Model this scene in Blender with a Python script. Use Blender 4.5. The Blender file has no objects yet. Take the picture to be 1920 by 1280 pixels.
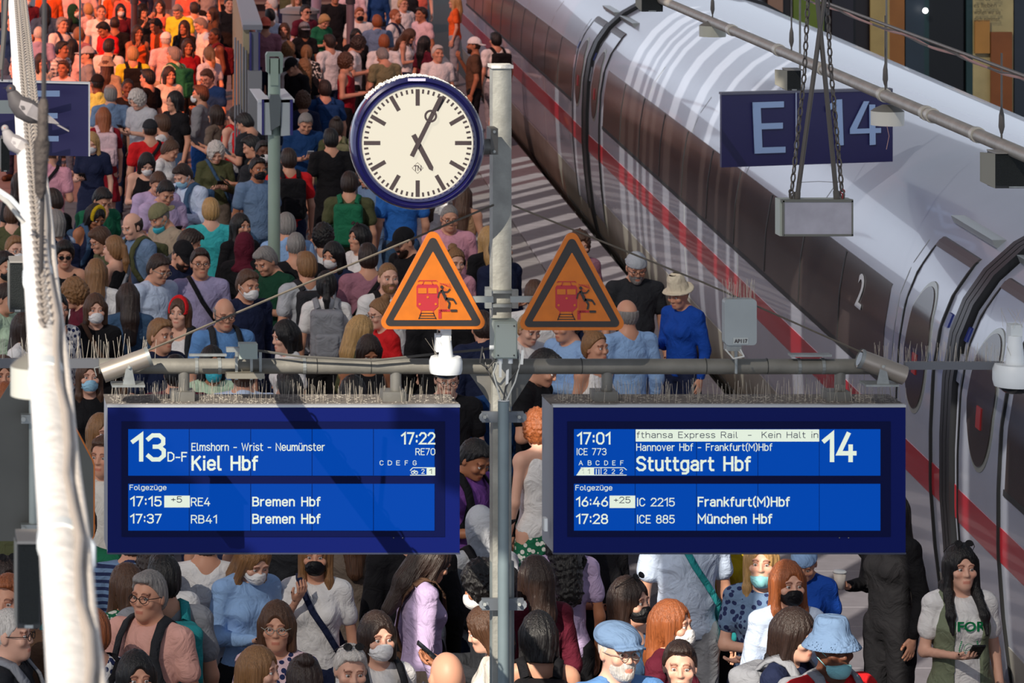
import bpy, math, random
import numpy as np
from mathutils import Vector, Matrix
random.seed(7)
rng = np.random.default_rng(7)
sc = bpy.context.scene
COL = sc.collection
# ------------------------------------------------------------------ camera
F = 7200.0; PX, PY, HC = -190.0, -440.0, 5.85      # principal point in pixels, camera height
cam_d = bpy.data.cameras.new('camera'); cam = bpy.data.objects.new('camera', cam_d); COL.objects.link(cam)
cam.location = (0, 0, HC); cam.rotation_euler = (math.pi/2, 0, 0)
cam_d.sensor_width = 36; cam_d.lens = 135.0
cam_d.shift_x = (960-PX)/1920; cam_d.shift_y = (PY-640)/1920
cam_d.clip_start = .5; cam_d.clip_end = 600
cam_d.dof.use_dof = True; cam_d.dof.focus_distance = 18.5; cam_d.dof.aperture_fstop = 14
sc.camera = cam
# ------------------------------------------------------------------ world, sun, exposure
w = bpy.data.worlds.new('sky'); sc.world = w; w.use_nodes = True
bg = w.node_tree.nodes['Background']; bg.inputs[0].default_value = (0.78, 0.86, 1.0, 1); bg.inputs[1].default_value = 1.2
SUN = Vector((.44, .71, -.55)).normalized()
sd = bpy.data.lights.new('sun', 'SUN'); sd.energy = 7.0; sd.angle = math.radians(.12); sd.color = (1, .90, .76)
so = bpy.data.objects.new('sun', sd); COL.objects.link(so); so.rotation_euler = SUN.to_track_quat('-Z', 'Y').to_euler()
sc.view_settings.view_transform = 'Standard'; sc.view_settings.look = 'None'
sc.view_settings.exposure = 0.0; sc.view_settings.gamma = 1.0; sc.view_settings.use_curve_mapping = False
TR = .0794                                         # tracks run along (TR, 1)
# ------------------------------------------------------------------ helpers
def P(x, y, Y): return Vector(((x-PX)*Y/F, Y, HC-(y-PY)*Y/F))
def lin(c):
    if isinstance(c, str): c = [int(c[i:i+2], 16)/255 for i in (0, 2, 4)]
    return tuple((v/12.92 if v <= .04045 else ((v+.055)/1.055)**2.4) for v in c)
_m = {}
def mat(name, c, rough=.6, metal=0, emit=0, bump=0, bs=40, var=0, vs=8, spec=.5, trans=0, coat=0):
    if name in _m: return _m[name]
    m = bpy.data.materials.new(name); m.use_nodes = True; nt = m.node_tree; b = nt.nodes['Principled BSDF']
    c = lin(c); b.inputs['Base Color'].default_value = (*c, 1); b.inputs['Roughness'].default_value = rough
    b.inputs['Metallic'].default_value = metal; b.inputs['Specular IOR Level'].default_value = spec
    b.inputs['Coat Weight'].default_value = coat
    if emit:
        b.inputs['Base Color'].default_value = (*[v*.05 for v in c], 1)
        b.inputs['Emission Color'].default_value = (*c, 1); b.inputs['Emission Strength'].default_value = emit
    tc = nt.nodes.new('ShaderNodeTexCoord')
    if var:
        n = nt.nodes.new('ShaderNodeTexNoise'); n.inputs['Scale'].default_value = vs; n.inputs['Detail'].default_value = 6
        nt.links.new(tc.outputs['Object'], n.inputs['Vector'])
        mp = nt.nodes.new('ShaderNodeMapRange'); mp.inputs['From Min'].default_value = .3; mp.inputs['From Max'].default_value = .7
        mp.inputs['To Min'].default_value = 1-var; mp.inputs['To Max'].default_value = 1+var*.5
        nt.links.new(n.outputs['Fac'], mp.inputs['Value'])
        mx = nt.nodes.new('ShaderNodeVectorMath'); mx.operation = 'SCALE'; mx.inputs[0].default_value = c
        nt.links.new(mp.outputs[0], mx.inputs['Scale']); nt.links.new(mx.outputs[0], b.inputs['Base Color'])
    if bump:
        n = nt.nodes.new('ShaderNodeTexNoise'); n.inputs['Scale'].default_value = bs; n.inputs['Detail'].default_value = 4
        nt.links.new(tc.outputs['Object'], n.inputs['Vector'])
        bp = nt.nodes.new('ShaderNodeBump'); bp.inputs['Strength'].default_value = bump; bp.inputs['Distance'].default_value = .01
        nt.links.new(n.outputs['Fac'], bp.inputs['Height']); nt.links.new(bp.outputs[0], b.inputs['Normal'])
    _m[name] = m; return m
OFF = {}
def tag(o, label=None, cat=None, group=None, kind=None):
    if label: o['label'] = label
    if cat: o['category'] = cat
    if group: o['group'] = group
    if kind: o['kind'] = kind
    return o
def thing(name, loc, label, cat, group=None, kind=None):
    o = bpy.data.objects.new(name, None); COL.objects.link(o); o.location = loc; o.empty_display_size = .1
    OFF[o] = Vector(loc); return tag(o, label, cat, group, kind)
class MB:
    def __init__(s): s.v = []; s.f = []
    def add(s, vs, fs):
        n = len(s.v); s.v += [tuple(v) for v in vs]; s.f += [tuple(i+n for i in f) for f in fs]; return s
    def box(s, a, b):
        x0, y0, z0 = a; x1, y1, z1 = b
        return s.add([(x0,y0,z0),(x1,y0,z0),(x1,y1,z0),(x0,y1,z0),(x0,y0,z1),(x1,y0,z1),(x1,y1,z1),(x0,y1,z1)],
                     [(3,2,1,0),(4,5,6,7),(0,1,5,4),(1,2,6,5),(2,3,7,6),(3,0,4,7)])
    def pbox(s, x0, y0, x1, y1, Y, d=.02):          # a box whose front face covers these pixels at depth Y
        a = P(x0, y1, Y); b = P(x1, y0, Y); return s.box((a.x, Y, a.z), (b.x, Y+d, b.z))
    def obox(s, c, ax, ay, az):                      # centre and half axes
        c, ax, ay, az = map(Vector, (c, ax, ay, az)); vs = []
        for k in (-1, 1):
            for i, j in ((-1,-1),(1,-1),(1,1),(-1,1)): vs.append(c+ax*i+ay*j+az*k)
        return s.add(vs, [(3,2,1,0),(4,5,6,7),(0,1,5,4),(1,2,6,5),(2,3,7,6),(3,0,4,7)])
    def tube(s, pts, r, n=8, cap=True):
        pts = [Vector(p) for p in pts]; rs = r if isinstance(r, (list, tuple)) else [r]*len(pts); vs = []; fs = []
        for i, p in enumerate(pts):
            t = (pts[min(i+1, len(pts)-1)]-pts[max(i-1, 0)]).normalized()
            u = t.orthogonal() if i == 0 else (u - t*u.dot(t))
            u = u.normalized(); w_ = t.cross(u)
            for k in range(n):
                a = 2*math.pi*k/n; vs.append(p+(u*math.cos(a)+w_*math.sin(a))*rs[i])
        for i in range(len(pts)-1):
            for k in range(n):
                a, b = i*n+k, i*n+(k+1) % n; fs.append((a, b, b+n, a+n))
        if cap: fs.append(tuple(range(n))[::-1]); fs.append(tuple(range((len(pts)-1)*n, len(pts)*n)))
        return s.add(vs, fs)
    def ball(s, c, r, n=10, m=7):
        c = Vector(c); r = (r,)*3 if isinstance(r, (int, float)) else r; vs = []; fs = []
        for j in range(m+1):
            for i in range(n):
                a = 2*math.pi*i/n; b = math.pi*j/m
                vs.append((c.x+r[0]*math.sin(b)*math.cos(a), c.y+r[1]*math.sin(b)*math.sin(a), c.z+r[2]*math.cos(b)))
        for j in range(m):
            for i in range(n):
                a, b = j*n+i, j*n+(i+1) % n; fs.append((a, a+n, b+n, b))
        return s.add(vs, fs)
    def prism(s, poly, y0, y1):                      # poly of (x,z), extruded along Y
        n = len(poly); vs = [(x, y0, z) for x, z in poly]+[(x, y1, z) for x, z in poly]
        return s.add(vs, [tuple(range(n)), tuple(range(2*n-1, n-1, -1))]+[(i, i+n, (i+1) % n+n, (i+1) % n) for i in range(n)])
    def ppoly(s, pp, Y, d=.004):
        q = [P(x, y, Y) for x, y in pp]; return s.prism([(v.x, v.z) for v in q], Y, Y+d)
    def ring(s, cx, cy, r0, r1, Y, d=.004, n=64):
        vs = []; fs = []
        for k in range(n):
            a = 2*math.pi*k/n
            for r, yy in ((r0, Y), (r1, Y), (r1, Y+d), (r0, Y+d)):
                q = P(cx+r*math.cos(a), cy+r*math.sin(a), Y); vs.append((q.x, yy, q.z))
        for k in range(n):
            a, b = 4*k, 4*((k+1) % n)
            for i in range(4): fs.append((a+i, b+i, b+(i+1) % 4, a+(i+1) % 4))
        return s.add(vs, fs)
    def build(s, name, m, parent=None, smooth=False, **kw):
        off = OFF.get(parent, Vector((0,0,0))) if parent else Vector((0,0,0))
        me = bpy.data.meshes.new(name); me.from_pydata([(v[0]-off.x, v[1]-off.y, v[2]-off.z) for v in s.v], [], s.f)
        if smooth:
            me.shade_smooth()
            try: me.set_sharp_from_angle(angle=math.radians(40))
            except Exception: pass
        me.materials.append(m); o = bpy.data.objects.new(name, me); COL.objects.link(o)
        if parent: o.parent = parent
        OFF[o] = off
        return tag(o, **kw)
def stuff_top(name, mb, m, label, cat, smooth=False, group=None, kind=None):
    return tag(mb.build(name, m, None, smooth), label, cat, group, kind)
# text meshes -------------------------------------------------------
_cap = [None]
def text_mesh(t, off=0.0):
    cu = bpy.data.curves.new('t', 'FONT'); cu.body = t; cu.size = 1; cu.offset = off; cu.resolution_u = 3; cu.extrude = .01
    o = bpy.data.objects.new('t', cu); COL.objects.link(o); bpy.context.view_layer.update()
    me = bpy.data.meshes.new_from_object(o.evaluated_get(bpy.context.evaluated_depsgraph_get()))
    bpy.data.objects.remove(o); bpy.data.curves.remove(cu); return me
def text_fit(t, x0, x1, ytop, ybase, Y, m, parent, off=0.0, name='lettering', ang=0):
    me = text_mesh(t, off); n = len(me.vertices); co = np.empty(n*3, 'f'); me.vertices.foreach_get('co', co); co = co.reshape(-1, 3)
    if _cap[0] is None:
        m2 = text_mesh('H'); c2 = np.empty(len(m2.vertices)*3, 'f'); m2.vertices.foreach_get('co', c2); _cap[0] = float(c2.reshape(-1, 3)[:, 1].max())
    a = P(x0, ybase, Y); b = P(x1, ytop, Y); x_min, x_max = co[:, 0].min(), co[:, 0].max()
    nx = a.x+(co[:, 0]-x_min)/(x_max-x_min)*(b.x-a.x); nz = a.z+co[:, 1]/_cap[0]*(b.z-a.z)
    ny = Y-(co[:, 2]+.01)*.1
    if ang: ny = ny+(nx-a.x)*ang
    o3 = OFF.get(parent, Vector((0,0,0)))
    co = np.stack([nx-o3.x, ny-o3.y, nz-o3.z], 1).astype('f'); me.vertices.foreach_set('co', co.ravel()); me.update()
    me.name = name; me.materials.clear(); me.materials.append(m)
    o = bpy.data.objects.new(name, me); COL.objects.link(o); o.parent = parent; return o
# a DIN-like lettering of straight strokes with cut corners, as the LCD boards show it
GL = {
'0': (.56, 'M0,.2 L0,.8 .16,1 .40,1 .56,.8 .56,.2 .40,0 .16,0 0,.2'), '1': (.30, 'M0,.76 L.28,1 .28,0'), '2': (.54, 'M0,.80 L.14,1 .40,1 .54,.84 .54,.64 .0,.0 .55,0'),
'3': (.54, 'M0,.86 L.14,1 .38,1 .52,.86 .52,.66 .38,.53 .22,.53 M.38,.53 L.54,.38 .54,.16 .38,0 .14,0 0,.14'), '4': (.58, 'M.34,1 L0,.26 .58,.26 M.44,.52 L.44,0'),
'5': (.54, 'M.50,1 L.06,1 .03,.52 .16,.62 .38,.62 .54,.46 .54,.16 .38,0 .14,0 0,.14'), '6': (.55, 'M.42,1 L.06,.50 0,.2 .16,0 .40,0 .55,.16 .55,.42 .40,.58 .16,.58 .04,.44'), '7': (.52, 'M0,1 L.52,1 .16,0'),
'8': (.55, 'M.16,.53 L.03,.66 .03,.86 .17,1 .38,1 .52,.86 .52,.66 .39,.53 .16,.53 0,.38 0,.15 .15,0 .40,0 .55,.15 .55,.38 .39,.53'), '9': (.55, 'M.13,0 L.49,.50 .55,.80 .39,1 .15,1 0,.84 0,.58 .15,.42 .39,.42 .51,.56'),
':': (.10, 'M.05,.20 L.05,.27 M.05,.66 L.05,.73'), '+': (.44, 'M0,.46 L.44,.46 M.22,.68 L.22,.24'), '-': (.34, 'M0,.42 L.34,.42'), '(': (.18, 'M.18,1.08 L.02,.82 .02,.16 .18,-.12'), ')': (.18, 'M0,1.08 L.16,.82 .16,.16 0,-.12'),
'A': (.60, 'M0,0 L.30,1 .60,0 M.11,.33 L.49,.33'), 'B': (.54, 'M0,0 L0,1 .36,1 .50,.87 .50,.66 .37,.53 0,.53 M.37,.53 L.54,.39 .54,.15 .38,0 0,0'), 'C': (.54, 'M.54,.80 L.38,1 .16,1 0,.8 0,.2 .16,0 .38,0 .54,.2'),
'D': (.56, 'M0,0 L0,1 .32,1 .56,.76 .56,.24 .32,0 0,0'), 'E': (.48, 'M.48,1 L0,1 0,0 .48,0 M0,.53 L.40,.53'), 'F': (.46, 'M.46,1 L0,1 0,0 M0,.53 L.38,.53'), 'G': (.56, 'M.55,.82 L.39,1 .16,1 0,.8 0,.2 .16,0 .40,0 .56,.16 .56,.48 .30,.48'),
'H': (.55, 'M0,0 L0,1 M.55,0 L.55,1 M0,.52 L.55,.52'), 'I': (.06, 'M.03,0 L.03,1'), 'K': (.54, 'M0,0 L0,1 M.50,1 L0,.42 M.18,.62 L.54,0'), 'M': (.70, 'M0,0 L0,1 .35,.36 .70,1 .70,0'), 'N': (.58, 'M0,0 L0,1 .58,0 .58,1'),
'R': (.55, 'M0,0 L0,1 .38,1 .53,.86 .53,.62 .38,.48 0,.48 M.30,.48 L.55,0'), 'S': (.53, 'M.51,.84 L.38,1 .15,1 .01,.86 .01,.68 .14,.55 .38,.48 .53,.34 .53,.15 .38,0 .14,0 0,.15'), 'W': (.86, 'M0,1 L.22,0 .43,.86 .64,0 .86,1'),
'a': (.45, 'M.04,.62 L.16,.72 .33,.72 .44,.60 .44,0 M.44,.42 L.14,.40 0,.28 0,.12 .13,0 .30,0 .44,.14'), 'b': (.46, 'M0,0 L0,1 M0,.56 L.14,.72 .32,.72 .46,.56 .46,.16 .32,0 .14,0 0,.16'), 'c': (.40, 'M.40,.60 L.28,.72 .13,.72 0,.56 0,.16 .13,0 .28,0 .40,.12'),
'e': (.46, 'M.44,.10 L.32,0 .14,0 0,.16 0,.56 .14,.72 .32,.72 .46,.56 .46,.36 0,.36'), 'f': (.28, 'M.28,1 L.18,1 .09,.88 .09,0 M0,.70 L.26,.70'), 'g': (.46, 'M.46,.72 L.46,-.12 .32,-.26 .10,-.26 M.46,.56 L.32,.72 .14,.72 0,.56 0,.16 .14,0 .32,0 .46,.16'),
'h': (.44, 'M0,0 L0,1 M0,.54 L.16,.72 .32,.72 .44,.58 .44,0'), 'i': (.06, 'M.03,0 L.03,.66 M.03,.98 L.03,1.0'), 'k': (.42, 'M0,0 L0,1 M.38,.72 L0,.30 M.14,.46 L.42,0'), 'l': (.16, 'M.02,1 L.02,.12 .08,0 .16,0'),
'm': (.70, 'M0,0 L0,.72 M0,.54 L.14,.72 .25,.72 .35,.58 .35,0 M.35,.54 L.48,.72 .60,.72 .70,.58 .70,0'), 'n': (.44, 'M0,0 L0,.72 M0,.54 L.16,.72 .32,.72 .44,.58 .44,0'), 'o': (.46, 'M0,.16 L0,.56 .14,.72 .32,.72 .46,.56 .46,.16 .32,0 .14,0 0,.16'),
'p': (.46, 'M0,.72 L0,-.26 M0,.56 L.14,.72 .32,.72 .46,.56 .46,.16 .32,0 .14,0 0,.16'), 'r': (.28, 'M0,0 L0,.72 M0,.50 L.13,.68 .28,.72'), 's': (.40, 'M.38,.62 L.28,.72 .11,.72 .01,.62 .01,.48 .12,.38 .28,.34 .40,.24 .40,.11 .28,0 .11,0 0,.10'),
't': (.30, 'M.09,.94 L.09,.12 .18,0 .30,0 M0,.70 L.28,.70'), 'u': (.44, 'M.44,.72 L.44,0 M.44,.18 L.28,0 .12,0 0,.14 0,.72'), 'ü': (.44, 'M.44,.72 L.44,0 M.44,.18 L.28,0 .12,0 0,.14 0,.72 M.11,.96 L.11,.98 M.33,.96 L.33,.98'), 'v': (.42, 'M0,.72 L.21,0 .42,.72'), 'x': (.42, 'M0,.72 L.42,0 M.42,.72 L0,0'), 'z': (.40, 'M0,.72 L.40,.72 0,0 .40,0'), ' ': (.30, ''), 'j': (.1, 'M.05,.72 L.05,-.2'),
}
def stroke_text(t, x0, x1, ytop, ybase, Y, m, parent, wt=.13, name='lettering'):
    gap = .17+wt*.5; tot = 0; parts = []
    for ch in t:
        w_, pth = GL[ch]; parts.append((tot, pth)); tot += w_+gap
    tot -= gap; sx = (x1-x0-wt*(ybase-ytop))/tot; sy = ybase-ytop; hw = wt*sy/2; b = MB(); ox = x0+hw; kz = 0
    for off, pth in parts:
        for sub_ in pth.split('M')[1:]:
            pts = [tuple(float(v) for v in q.split(',')) for q in sub_.replace('L', '').split()]
            px_ = [(ox+(off+a)*sx, ybase-hw-c*(sy-2*hw)) for a, c in pts]
            closed = px_[0] == px_[-1] and len(px_) > 2; n = len(px_)-(1 if closed else 0); q0 = []; q1 = []
            for i in range(n):
                p = Vector(px_[i]); a = Vector(px_[(i-1) % n]) if closed or i else None; c = Vector(px_[(i+1) % n]) if closed or i < n-1 else None
                d0 = (p-a).normalized() if a is not None else None; d1 = (c-p).normalized() if c is not None else None
                if d0 is None: p = p-d1*hw; d0 = d1
                elif d1 is None: p = p+d0*hw; d1 = d0
                n0 = Vector((-d0.y, d0.x)); n1 = Vector((-d1.y, d1.x)); mt = (n0+n1); mt = mt.normalized() if mt.length > .1 else n0; L_ = hw/max(.45, mt.dot(n0)); q0.append(p+mt*L_); q1.append(p-mt*L_)
            rng_ = range(n) if closed else range(n-1); vs = []; base = len(b.v); yy = Y-.0002*(kz % 3); kz += 1
            for a, c in zip(q0, q1):
                for g in (a, c): w__ = P(g.x, g.y, Y); vs.append((w__.x, yy, w__.z))
            b.add(vs, [(2*i, 2*((i+1) % n), 2*((i+1) % n)+1, 2*i+1) for i in rng_])
    return b.build(name, m, parent)
# ================================================================== SETTING
grey = mat('painted_steel', '6b6a66', .5, .2, bump=.1, var=.25, vs=12)
lgrey = mat('light_grey_paint', '9aa3a0', .5, .1, var=.12)
mast_m = mat('mast_paint', '9b9b94', .55, .1, bump=.3, bs=60, var=.25, vs=14)
galv = mat('galvanised', '8f9392', .45, .5, var=.2, vs=30)
white_p = mat('white_plastic', 'd6dbde', .45, 0, var=.08)
black_p = mat('black_plastic', '1c1d1e', .5)
def gp(a, Y, Z): return Vector((a+TR*Y, Y, Z))
# platform slab, built to its edge beside the track, and the bed of the track
EDGE = 4.87
fl = MB(); q = [gp(-14, 5, 0), gp(EDGE, 5, 0), gp(EDGE, 130, 0), gp(-14, 130, 0)]
fl.add([(p.x, p.y, -.06) for p in q]+[(p.x, p.y, -.9) for p in q], [(0,1,2,3),(7,6,5,4),(0,4,5,1),(1,5,6,2),(2,6,7,3),(3,7,4,0)])
floor = fl.build('floor', mat('joint_mortar', '4a474a', .9, var=.2), None, kind='structure')
bed = MB(); bed.add([gp(EDGE, 5, -.9), gp(30, 5, -.9), gp(30, 130, -.9), gp(EDGE, 130, -.9)], [(0,1,2,3)])
bed.build('track_bed', mat('ballast', '1c1a1a', .95, bump=.8, bs=25, var=.4, vs=30), None, kind='structure')
# paving: slabs one by one where they show, the rest of the surface in larger joined slabs
tile_m = [mat('paving_light', '6a686d', .8, bump=.15, bs=60, var=.12, vs=5), mat('paving_mid', '605e64', .8, bump=.15, bs=60, var=.12, vs=5),
          mat('paving_warm', '6f6d70', .8, bump=.15, bs=60, var=.12, vs=5)]
edge_m = mat('edge_slab', '74727a', .8, bump=.15, bs=60, var=.1); blind_m = mat('blind_strip', '57555c', .85, bump=.9, bs=45, var=.15)
def slab_mesh(wa, wy, m):
    b = MB(); e = .006; h = 0
    pts = []
    for z, i in ((-.06, 0), (h-.006, 0), (h, e)):
        for x, y in ((i, i), (wa-i, i), (wa-i, wy-i), (i, wy-i)): pts.append((x+TR*y, y, z))
    fs = [(8,9,10,11)]
    for k in (0, 4):
        for i in range(4): fs.append((k+i, k+(i+1) % 4, k+4+(i+1) % 4, k+4+i))
    me = bpy.data.meshes.new('tile'); me.from_pydata(pts, [], fs); me.materials.append(m); return me
def lay(nm, me, a, Y, dz=0):
    o = bpy.data.objects.new(nm, me); COL.objects.link(o); o.parent = floor; p = gp(a, Y, dz); o.location = p; return o
mesh_t = [slab_mesh(.588, .588, m) for m in tile_m]; mesh_e = slab_mesh(.888, .588, edge_m); mesh_b = slab_mesh(.588, .588, blind_m)
shown = set()
for j in range(29):                                  # the near patch under the right board
    Y = 22.5+.6*j
    lay('edge_slab', mesh_e, EDGE-.9, Y)
    for i in range(6 if Y < 34 else 3):
        a = EDGE-.9-.6*(i+1)
        lay('tile', random.choice(mesh_t) if i != 1 else mesh_b, a, Y, random.uniform(-.003, .001)); shown.add((i, j))
for j in range(29, 75):
    Y = 22.5+.6*j
    lay('edge_slab', mesh_e, EDGE-.9, Y)
    if j < 62:
        for i in range(3):
            lay('tile', random.choice(mesh_t) if i != 1 else mesh_b, EDGE-.9-.6*(i+1), Y, random.uniform(-.003, .001)); shown.add((i, j))
rest = MB()
for j in range(-20, 150):
    Y = 22.5+.6*j
    for i in range(30):
        if (i, j) in shown: continue
        a = EDGE-.9-.6*(i+1); z = random.uniform(-.003, .001)
        rest.add([gp(a, Y, z), gp(a+.588, Y, z), gp(a+.588, Y+.588, z), gp(a, Y+.588, z)], [(0,1,2,3)])
    if j >= 75 or j < 0:
        a = EDGE-.9; rest.add([gp(a, Y, 0), gp(a+.888, Y, 0), gp(a+.888, Y+.588, 0), gp(a, Y+.588, 0)], [(0,1,2,3)])
rest.build('paving', tile_m[0], floor, kind='stuff')
# unseen hall roof: frosted panes dim the sun, added slots shape its stripes
H2 = Vector((SUN.x, SUN.y)).normalized(); KZ = math.hypot(SUN.x, SUN.y)/-SUN.z; ZR = 16.0
YBM = 14.5
def uv(X, Y): return (H2.x*X+H2.y*Y, H2.y*X-H2.x*Y)
def xy(u, v): return (H2.x*u+H2.y*v, H2.y*u-H2.x*v)
def glass(name, c, dif):
    m = bpy.data.materials.new(name); m.use_nodes = True; nt = m.node_tree; nt.nodes.clear()
    o = nt.nodes.new('ShaderNodeOutputMaterial'); a = nt.nodes.new('ShaderNodeBsdfTransparent'); a.inputs[0].default_value = (*c, 1)
    d = nt.nodes.new('ShaderNodeBsdfDiffuse'); d.inputs[0].default_value = (.5, .5, .5, 1)
    x = nt.nodes.new('ShaderNodeMixShader'); x.inputs[0].default_value = dif
    nt.links.new(a.outputs[0], x.inputs[1]); nt.links.new(d.outputs[0], x.inputs[2]); nt.links.new(x.outputs[0], o.inputs[0]); return m
g_frost = glass('frosted_pane', (.21, .21, .215), .2); g_orange = glass('orange_pane', (.80, .24, .11), .0); g_pink = glass('pink_pane', (.34, .20, .19), .1)  # tinted panes added to colour the sunlight on far crowd and train
roof = {g_frost: MB(), g_orange: MB(), g_pink: MB()}
def pane(v0, v1, u0, u1, m):
    if u1-u0 < .02: return
    c = [xy(u0, v0), xy(u1, v0), xy(u1, v1), xy(u0, v1)]; roof[m].add([(x, y, ZR) for x, y in c], [(0,1,2,3)])
def u_at(v, a):                                      # ground u on the strip v where the track-side distance is a
    # X = a+TR*Y
    # X=hx u+hy v ; Y=hy u-hx v
    return (a-H2.y*v-TR*H2.x*v)/(H2.x-TR*H2.y)
def strip(v0, v1, opens):
    """opens: list of (u0,u1) left clear; orange beyond u>=20 for v<-21"""
    u = -60.0; vm = (v0+v1)/2
    for a, b in sorted(opens)+[(110, 110)]:
        if b <= u: continue
        a = max(a, u)
        segs = [(u, a)]
        for s0, s1 in segs:
            if vm < -20.5 and vm > -44:
                o0 = (49.5+H2.x*vm)/H2.y-21.9; o1 = max(o0, u_at(vm, .2)-21.9); o2 = max(o1, u_at(vm, 11)-20)
                for x0, x1, m in ((s0, min(s1, o0), g_frost), (max(s0, o0), min(s1, o1), g_orange), (max(s0, o1), min(s1, o2), g_pink), (max(s0, o2), s1, g_frost)):
                    if x1 > x0: pane(v0, v1, x0, x1, m)
            else: pane(v0, v1, s0, s1, g_frost)
        u = max(u, b)
strips = []
v = -60.0
strips.append((-60, -44, False)); v = -44.0
while v < -22.5: strips.append((v, min(v+.8, -22.5), False)); v += .8
v = -22.5
r2 = random.Random(3)
while v < -1.5:
    wd = r2.choice((.16, .2, .3, .42)) if not -10.5 < v < -6.6 else .27; strips.append((v, v+wd, False)); v += wd
    wd = r2.choice((.10, .16, .26)) if not -10.5 < v < -6.6 else .27; strips.append((v, v+wd, True)); v += wd
strips.append((v, 60, False))
MU, MV = uv(2.27, YBM)
near_open = []
fin = []
for v0, v1, op in strips:
    cs_ = {v0, v1}|{c for c in (MV+.012, -7.3) if v0 < c < v1}
    if v1 > -8.8 and v0 < -2: cs_ |= {v0+(v1-v0)*i/3 for i in (1, 2)}
    cuts = sorted(cs_)
    for a, b in zip(cuts, cuts[1:]): fin.append((a, b, op))
for v0, v1, op in fin:
    vm = (v0+v1)/2; opens = []
    if op:
        if vm < -15.5: opens.append((u_at(vm, 3.4)-ZR*KZ, u_at(vm, 4.9)-ZR*KZ))
        if -10.5 < vm < -6.6: opens.append((u_at(vm, 3.2)-ZR*KZ, u_at(vm, 4.9)-ZR*KZ))
        if -17.2 < vm < -12.2: opens.append((u_at(vm, 4.9)-(ZR-.3)*KZ, u_at(vm, 6.2)-(ZR-2.7)*KZ))
        elif r2.random() < .25: opens.append((u_at(vm, 4.9)-(ZR-.3)*KZ, u_at(vm, 5.0)-(ZR-1.6)*KZ))
    if -8.6 < vm < -2.2:                               # slot added so the sun strikes the conduit tube at the left
        Yp = (.36*H2.y-vm)/H2.x; uc = H2.x*.36+H2.y*Yp-(ZR-4.74)*KZ; opens.append((uc-1.0, uc+.8))
    if -7.3 < vm < MV+.012: Xq = (vm+H2.x*14.5)/H2.y; opens.append((H2.x*Xq+H2.y*14.42-(ZR-3.42)*KZ, -3.3+(MU-13.4)))  # opening added to let sun onto mast, clock rim and board top
    strip(v0, v1, opens)
roof[g_frost].build('ceiling', g_frost, None, kind='structure')
roof[g_orange].build('ceiling', g_orange, None, kind='structure'); roof[g_pink].build('ceiling', g_pink, None, kind='structure')
# ------------------------------------------------------------------ far end: kiosk wall, columns, bin, shops beyond the train
wallm = mat('far_wall', '4b3a3e', .8, var=.3, vs=1)
fw = MB(); fw.box((4, 92, 0), (10.6, 92.5, 5)); fw.build('wall_back', wallm, None, kind='structure')
kiosk = thing('kiosk', P(470, 100, 78), 'brown kiosk front at the far end of the platform between the pillars', 'kiosk')
kb = MB(); kb.pbox(330, -120, 640, 96, 78, 1.2); kb.build('wall_panel', mat('kiosk', '6a5453', .7, var=.2, vs=2), kiosk)
for x0, x1 in ((345, 400), (540, 552), (572, 600)):
    b = MB(); b.pbox(x0, -60, x1, 60, 77.95, .04); b.build('shutter', mat('kiosk_dark', '2b2226', .6), kiosk)
b = MB(); b.pbox(330, 4, 640, 8, 77.8, .2); b.build('counter', mat('kiosk_shelf', '8b7a72', .6), kiosk)
bin_ = thing('litter_bin', P(565, 60, 70), 'round grey litter bin in front of the kiosk', 'bin')
b = MB(); c = P(562, 45, 70); b.tube([(c.x, 70, 0), (c.x, 70, c.z+.2)], [.3, .32], 20); b.build('bin_body', mat('bin_grey', '77787a', .5, .2), bin_, True)
b = MB(); b.tube([(c.x, 70, c.z+.2), (c.x, 70, c.z+.26), (c.x, 70, c.z+.30)], [.36, .36, .25], 20); b.build('lid', mat('bin_lid', '8d8b8a', .5, .2), bin_, True)
for x, wpx, yb, Y, c, lab in ((252, 13, 95, 62, '4a3436', 'dark round steel column standing in the orange-lit far crowd'), (593, 19, 40, 72, '9a8698', 'pale mauve square pillar by the far kiosk'),
                         (657, 15, 88, 62, '7d6a74', 'mauve column right of the far kiosk with a collar')):
    t = thing('column', P(x, -440+F*HC/Y, Y), lab, 'column')
    b = MB(); a = P(x, -440+F*HC/Y, Y); r = wpx/2*Y/F; b.tube([(a.x, Y, 0), (a.x, Y, 4.5)], r, 16); b.build('shaft', mat('col'+c, c, .4, .1, var=.15, vs=3), t, True)
    b = MB(); z = 2.0 if Y == 62 else 1; b.tube([(a.x, Y, z), (a.x, Y, z+.1)], r*1.25, 16); b.build('collar', mat('col_dark', '352d33', .5), t, True)
    b = MB(); b.tube([(a.x, Y, 0), (a.x, Y, .12)], r*1.5, 16); b.build('base', mat('col_dark', '352d33', .5), t, True)
# stair balustrade behind the sign post
bal = thing('stair_enclosure', gp(.62, 47, 0), 'metal stair enclosure with blue edged head post left of the sign post', 'barrier')
for j in range(9):
    Y = 47+j*2.0; zt = 2.62-.05*j
    b = MB(); b.add([gp(.50, Y, .1), gp(.50, Y+1.94, .1), gp(.50, Y+1.94, zt-.06), gp(.50, Y, zt), gp(.54, Y, .1), gp(.54, Y+1.94, .1), gp(.54, Y+1.94, zt-.06), gp(.54, Y, zt)],
        [(0,3,2,1),(4,5,6,7),(0,1,5,4),(1,2,6,5),(2,3,7,6),(3,0,4,7)])
    b.build('panel', mat('ribbed_panel', '8f8087', .4, .3, var=.2, vs=6), bal)
    b = MB(); b.box((gp(.48, Y, 0).x, Y-.03, 0), (gp(.56, Y, 0).x, Y+.03, zt)); b.build('post', mat('rail_post', 'a49b80', .5, .2), bal)
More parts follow.
